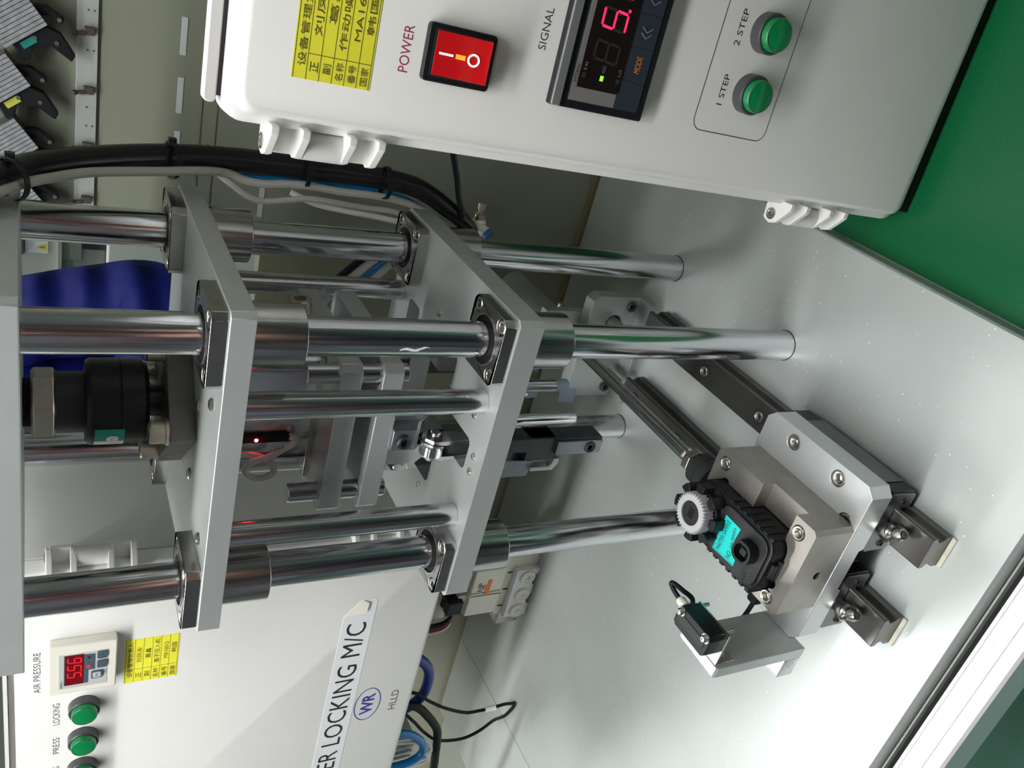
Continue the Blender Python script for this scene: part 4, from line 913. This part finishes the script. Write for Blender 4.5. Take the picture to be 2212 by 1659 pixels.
# ------------------------------------------------------------------ things on the partition
t = thing('clip_strip', 'pale metal strip with bronze clips along the olive partition', 'rail strip', (20, 263, 402))
MB().box(-62, 260, 262.6, 265, 402.6, 414.8).build('strip', M['strip'], t, .3)
for x in (-34, 3, 39.5, 76, 112):
    c = MB().box(x - 2.4, x + 2.4, 259, 262.6, 404.6, 410.6).build('clip', M['clip'], t, .3)
    MB().lathe((x - 1.4, 260, 410), (-.12, -.2, 1), [(1.6, 0), (1.3, 2.5), (1, 4), (1.7, 5), (1.7, 6.4), (.8, 7.4)], 14).build('clip_lever', M['clip'], c)
for x in (-48, -8, 16, 28, 64, 88):
    for z in ((404.9, 408.4) if x != 28 else (408.4,)): MB().cyl((x, 262.7, z), (x, 262.3, z), .6, 10).build('rivet', M['ink_g'], t)
for i, (x0, x1, z) in enumerate(((70.5, 94.5, 352), (32, 56, 352), (11, 19.8, 352), (-37, -6.2, 290.2), (110, 134, 352))):
    m_ = MB().box(x0, x1, 264.5, 265, z - 1.9, z + 1.9).build('tape_strip', M['tape'])
    tag(m_, ('white marking tape stuck on the olive partition, ' + ('piece beside the white control box', 'middle piece of the upper row', 'shortest piece above the hose', 'piece behind the hose lower down', 'piece hidden by the box')[i]), 'tape', 'marking tapes on the partition')
def gadget(i, x, z, lab, m_label=None):
    t = thing('lever_switch', lab, 'switch', (x, 255, z), 'finned lever switches on the partition', (0, R(52), 0), local=True)
    b = MB().box(-14, 14, -10, 4, -10, 12).build('finned_block', M['gun'], t, .5)  # dark core colour stands in for the shade between the fins
    for k in range(9): MB().box(-14, 14, -11.2, -9.8, -9.6 + k * 2.4, -7.6 + k * 2.4).build('fin', M['fin'], b)
    MB().prism([(-10, -10), (12, -10), (17, -18), (16, -32), (12, -34), (8, -22), (0, -16), (-7, -22), (-11, -20)], -6, 2, 'y').build('lever', M['black'], t, .8)
    MB().prism([(12, 4), (20, -2), (24, -12), (21, -14), (17, -6), (12, -4)], -6, 2, 'y').build('lever', M['black'], t, .8)
    for q in ((11.5, -21), (21, -11), (3, -13)): MB().cyl((q[0], -6, q[1]), (q[0], -6.8, q[1]), 1.3, 14).build('screw', M['bolt'], t)
    if m_label: MB().box(-6, 3, -6.6, -6, -15.5, -11.5).build('label', M[m_label], t)
gadget(0, 77, 448, 'finned lever switch with teal label, highest in the row on the partition', 'teal')
gadget(1, 40, 457, 'finned lever switch with lime label on the partition', 'lime')
gadget(2, 2, 453, 'finned lever switch next to the black hose, no label')
gadget(3, -34, 450, 'finned lever switch partly behind the black hose, furthest left')

# ------------------------------------------------------------------ cabinet far behind, person in blue jacket
t = thing('machine_cabinet', 'pale machine cabinet far behind with a yellow warning triangle', 'cabinet', (-500, 1300, FL))
MB().box(-900, -330, 1210, 1800, FL, 320).build('cabinet_body', M['cabw'], t, 4)
MB().box(-900, -330, 1230, 1800, 320, 720).build('upper_case', M['cab'], t, 4)
MB().box(-900, -340, 1206, 1232, 392, 398).build('ledge', M['strip'], t)
MB().box(-492, -450, 1222, 1230, 360, 396).build('bracket', M['cab'], t, 2)
MB().box(-470, -340, 1224, 1230, 250, 372).build('vent_panel', M['gun'], t)
l = MB().box(-484, -462, 1228, 1230, 413, 448).build('warning_label', M['white'], t)
MB().add([(-480.5, 1227.8, 415), (-465, 1227.8, 415), (-472.8, 1227.8, 430)], [(0, 1, 2)]).build('warning_triangle', M['warn'], l)
MB().add([(-473.4, 1227.6, 417), (-472.2, 1227.6, 417), (-472.2, 1227.6, 425), (-473.4, 1227.6, 425)], [(0, 1, 2, 3)]).build('warning_mark', M['ink'], l)
MB().box(-486, -460, 1222, 1230, 450, 458).build('dark_slot', M['ink_g'], t)

def skin(name, pts, edges, m, parent, sub=2, puff=0):
    if puff:                                   # quilted sleeves and body: stitch lines every few centimetres
        P2 = list(pts); E2 = []
        for a, b in edges:
            A, B = pts[a], pts[b]; L = (Vector(A[:3]) - Vector(B[:3])).length; n = max(2, int(L / 28)); prev = a
            rA = A[3] if isinstance(A[3], tuple) else (A[3],) * 2; rB = B[3] if isinstance(B[3], tuple) else (B[3],) * 2
            for k in range(1, n):
                u = k / n; q = 1 + (puff if k % 2 else -puff)
                P2.append((A[0] + (B[0] - A[0]) * u, A[1] + (B[1] - A[1]) * u, A[2] + (B[2] - A[2]) * u, ((rA[0] + (rB[0] - rA[0]) * u) * q, (rA[1] + (rB[1] - rA[1]) * u) * q)))
                E2.append((prev, len(P2) - 1)); prev = len(P2) - 1
            E2.append((prev, b))
        pts, edges = P2, E2
    me = bpy.data.meshes.new(name); o0 = ORG[parent.name]
    me.from_pydata([tuple((Vector(p[:3]) - o0) * S) for p in pts], edges, [])
    o = bpy.data.objects.new(name, me); COL.objects.link(o); o.parent = parent; ORG[o.name] = o0
    md = o.modifiers.new('skin', 'SKIN'); md.use_smooth_shade = True
    for v, p in zip(me.skin_vertices[0].data, pts):
        r = p[3] if isinstance(p[3], (tuple, list)) else (p[3], p[3]); v.radius = (r[0] * S, r[1] * S)
    me.skin_vertices[0].data[0].use_root = True
    s_ = o.modifiers.new('sub', 'SUBSURF'); s_.levels = sub; s_.render_levels = sub
    apply_mods(o); o.data.materials.clear(); o.data.materials.append(m)
    o.data.polygons.foreach_set('use_smooth', [True] * len(o.data.polygons))
    return o
def make_person(X, Y, rz, label, jacket):
    px = py = 0
    pn = thing('person', label, 'person', (X, Y, FL), None, (0, 0, rz)); ORG[pn.name] = Vector((0, 0, FL))
    B = [(px, py, 180, 120), (px, py, 300, 125), (px, py, 450, 135), (px, py, 560, 120), (px, py - 5, 640, 55), (px, py - 15, 690, 52), (px, py - 25, 760, 78), (px, py - 25, 830, 82), (px, py - 20, 880, 55),
         (px + 150, py, 550, 46), (px + 205, py - 5, 430, 40), (px + 222, py - 40, 290, 36), (px + 140, py - 220, 300, 36), (px + 100, py - 275, 305, 26),
         (px - 150, py, 550, 46), (px - 205, py - 5, 430, 40), (px - 222, py - 40, 290, 36), (px - 140, py - 220, 300, 36), (px - 100, py - 275, 305, 26),
         (px + 85, py, 120, 88), (px + 90, py - 8, -270, 60), (px + 92, py + 8, -690, 42), (px + 95, py - 90, -735, 34),
         (px - 85, py, 120, 88), (px - 90, py - 8, -270, 60), (px - 92, py + 8, -690, 42), (px - 95, py - 90, -735, 34)]
    E_ = [(0, 1), (1, 2), (2, 3), (3, 4), (4, 5), (5, 6), (6, 7), (7, 8), (3, 9), (9, 10), (10, 11), (11, 12), (12, 13), (3, 14), (14, 15), (15, 16), (16, 17), (17, 18), (0, 19), (19, 20), (20, 21), (21, 22), (0, 23), (23, 24), (24, 25), (25, 26)]
    skin('body', B, E_, M['skin'], pn)
    for sx in (1, -1):
        hx, hy, hz = px + sx * 100, py - 275, 305
        pts = [(hx, hy, hz, 22), (hx - sx * 6, hy - 45, hz - 4, (30, 15))]; ed = [(0, 1)]
        for k, (dx, ln) in enumerate(((-21, 62), (-8, 74), (6, 70), (19, 56))):
            n0 = len(pts); a = (hx - sx * 6 + dx, hy - 70, hz - 6)
            pts += [(a[0], a[1], a[2], 9.5), (a[0] + dx * .15, a[1] - ln * .5, a[2] - 12, 9), (a[0] + dx * .15, a[1] - ln * .8, a[2] - 34, 7.5)]; ed += [(1, n0), (n0, n0 + 1), (n0 + 1, n0 + 2)]
        n0 = len(pts); pts += [(hx - sx * 30, hy - 40, hz - 8, 11), (hx - sx * 44, hy - 72, hz - 18, 9), (hx - sx * 40, hy - 98, hz - 26, 8)]; ed += [(0, n0), (n0, n0 + 1), (n0 + 1, n0 + 2)]
        skin('hand', pts, ed, M['skin'], pn, 1)
    J = [(px, py, 190, (150, 125)), (px, py, 250, (158, 130)), (px, py, 320, (152, 126)), (px, py, 390, (160, 132)), (px, py, 460, (156, 130)), (px, py, 540, (150, 122)), (px, py, 610, (90, 90)), (px, py - 8, 665, 68),
         (px + 150, py, 560, 72), (px + 180, py, 490, 64), (px + 204, py - 5, 430, 60), (px + 224, py - 20, 350, 66), (px + 240, py - 45, 285, 78), (px + 190, py - 130, 294, 58), (px + 146, py - 210, 300, 46),
         (px - 150, py, 560, 72), (px - 180, py, 490, 64), (px - 204, py - 5, 430, 60), (px - 224, py - 20, 350, 66), (px - 232, py - 45, 292, 70), (px - 190, py - 130, 294, 58), (px - 146, py - 210, 300, 46)]
    JE = [(0, 1), (1, 2), (2, 3), (3, 4), (4, 5), (5, 6), (6, 7), (5, 8), (8, 9), (9, 10), (10, 11), (11, 12), (12, 13), (13, 14), (5, 15), (15, 16), (16, 17), (17, 18), (18, 19), (19, 20), (20, 21)]
    skin('jacket', J, JE, M[jacket], pn, 2, .05)
    T = [(px, py, 170, 128), (px + 86, py, 100, 96), (px + 90, py - 8, -270, 74), (px + 92, py + 6, -690, 60), (px - 86, py, 100, 96), (px - 90, py - 8, -270, 74), (px - 92, py + 6, -690, 60)]
    skin('trousers', T, [(0, 1), (1, 2), (2, 3), (0, 4), (4, 5), (5, 6)], M['trouser'], pn)
    skin('hair', [(px, py + 12, 770, 76), (px, py, 850, 90), (px, py - 22, 892, 66), (px, py + 30, 830, 80)], [(0, 1), (1, 2), (1, 3)], M['hair'], pn)
    for sx in (1, -1):
        MB().lathe((px + sx * 30, py - 100, 800), (0, -1, 0), [(11, -6), (9, 3), (0, 5)], 16).build('eye', M['eye'], pn)
        MB().lathe((px + sx * 80, py - 22, 790), (sx, 0, 0), [(24, -6), (20, 4), (10, 8), (0, 6)], 16).build('ear', M['skin'], pn)
    MB().prism([(py - 98, 805), (py - 124, 772), (py - 98, 766)], px - 12, px + 12, 'x').build('nose', M['skin'], pn, 4)
    MB().box(px - 24, px + 24, py - 104, py - 94, 738, 746).build('mouth', M['lip'], pn, 3)
    for sx in (1, -1): MB().prism(rrect(px + sx * 95 - 45, px + sx * 95 + 45, py - 190, py + 60, 40), FL, FL + 70).build('shoe', M['black'], pn, 12)
make_person(-596, 800, 0, 'person in a blue quilted jacket standing behind the press', 'jacket')
make_person(250, -720, R(180), 'person in a dark maroon jacket in front of the bench, taking the picture', 'maroon')
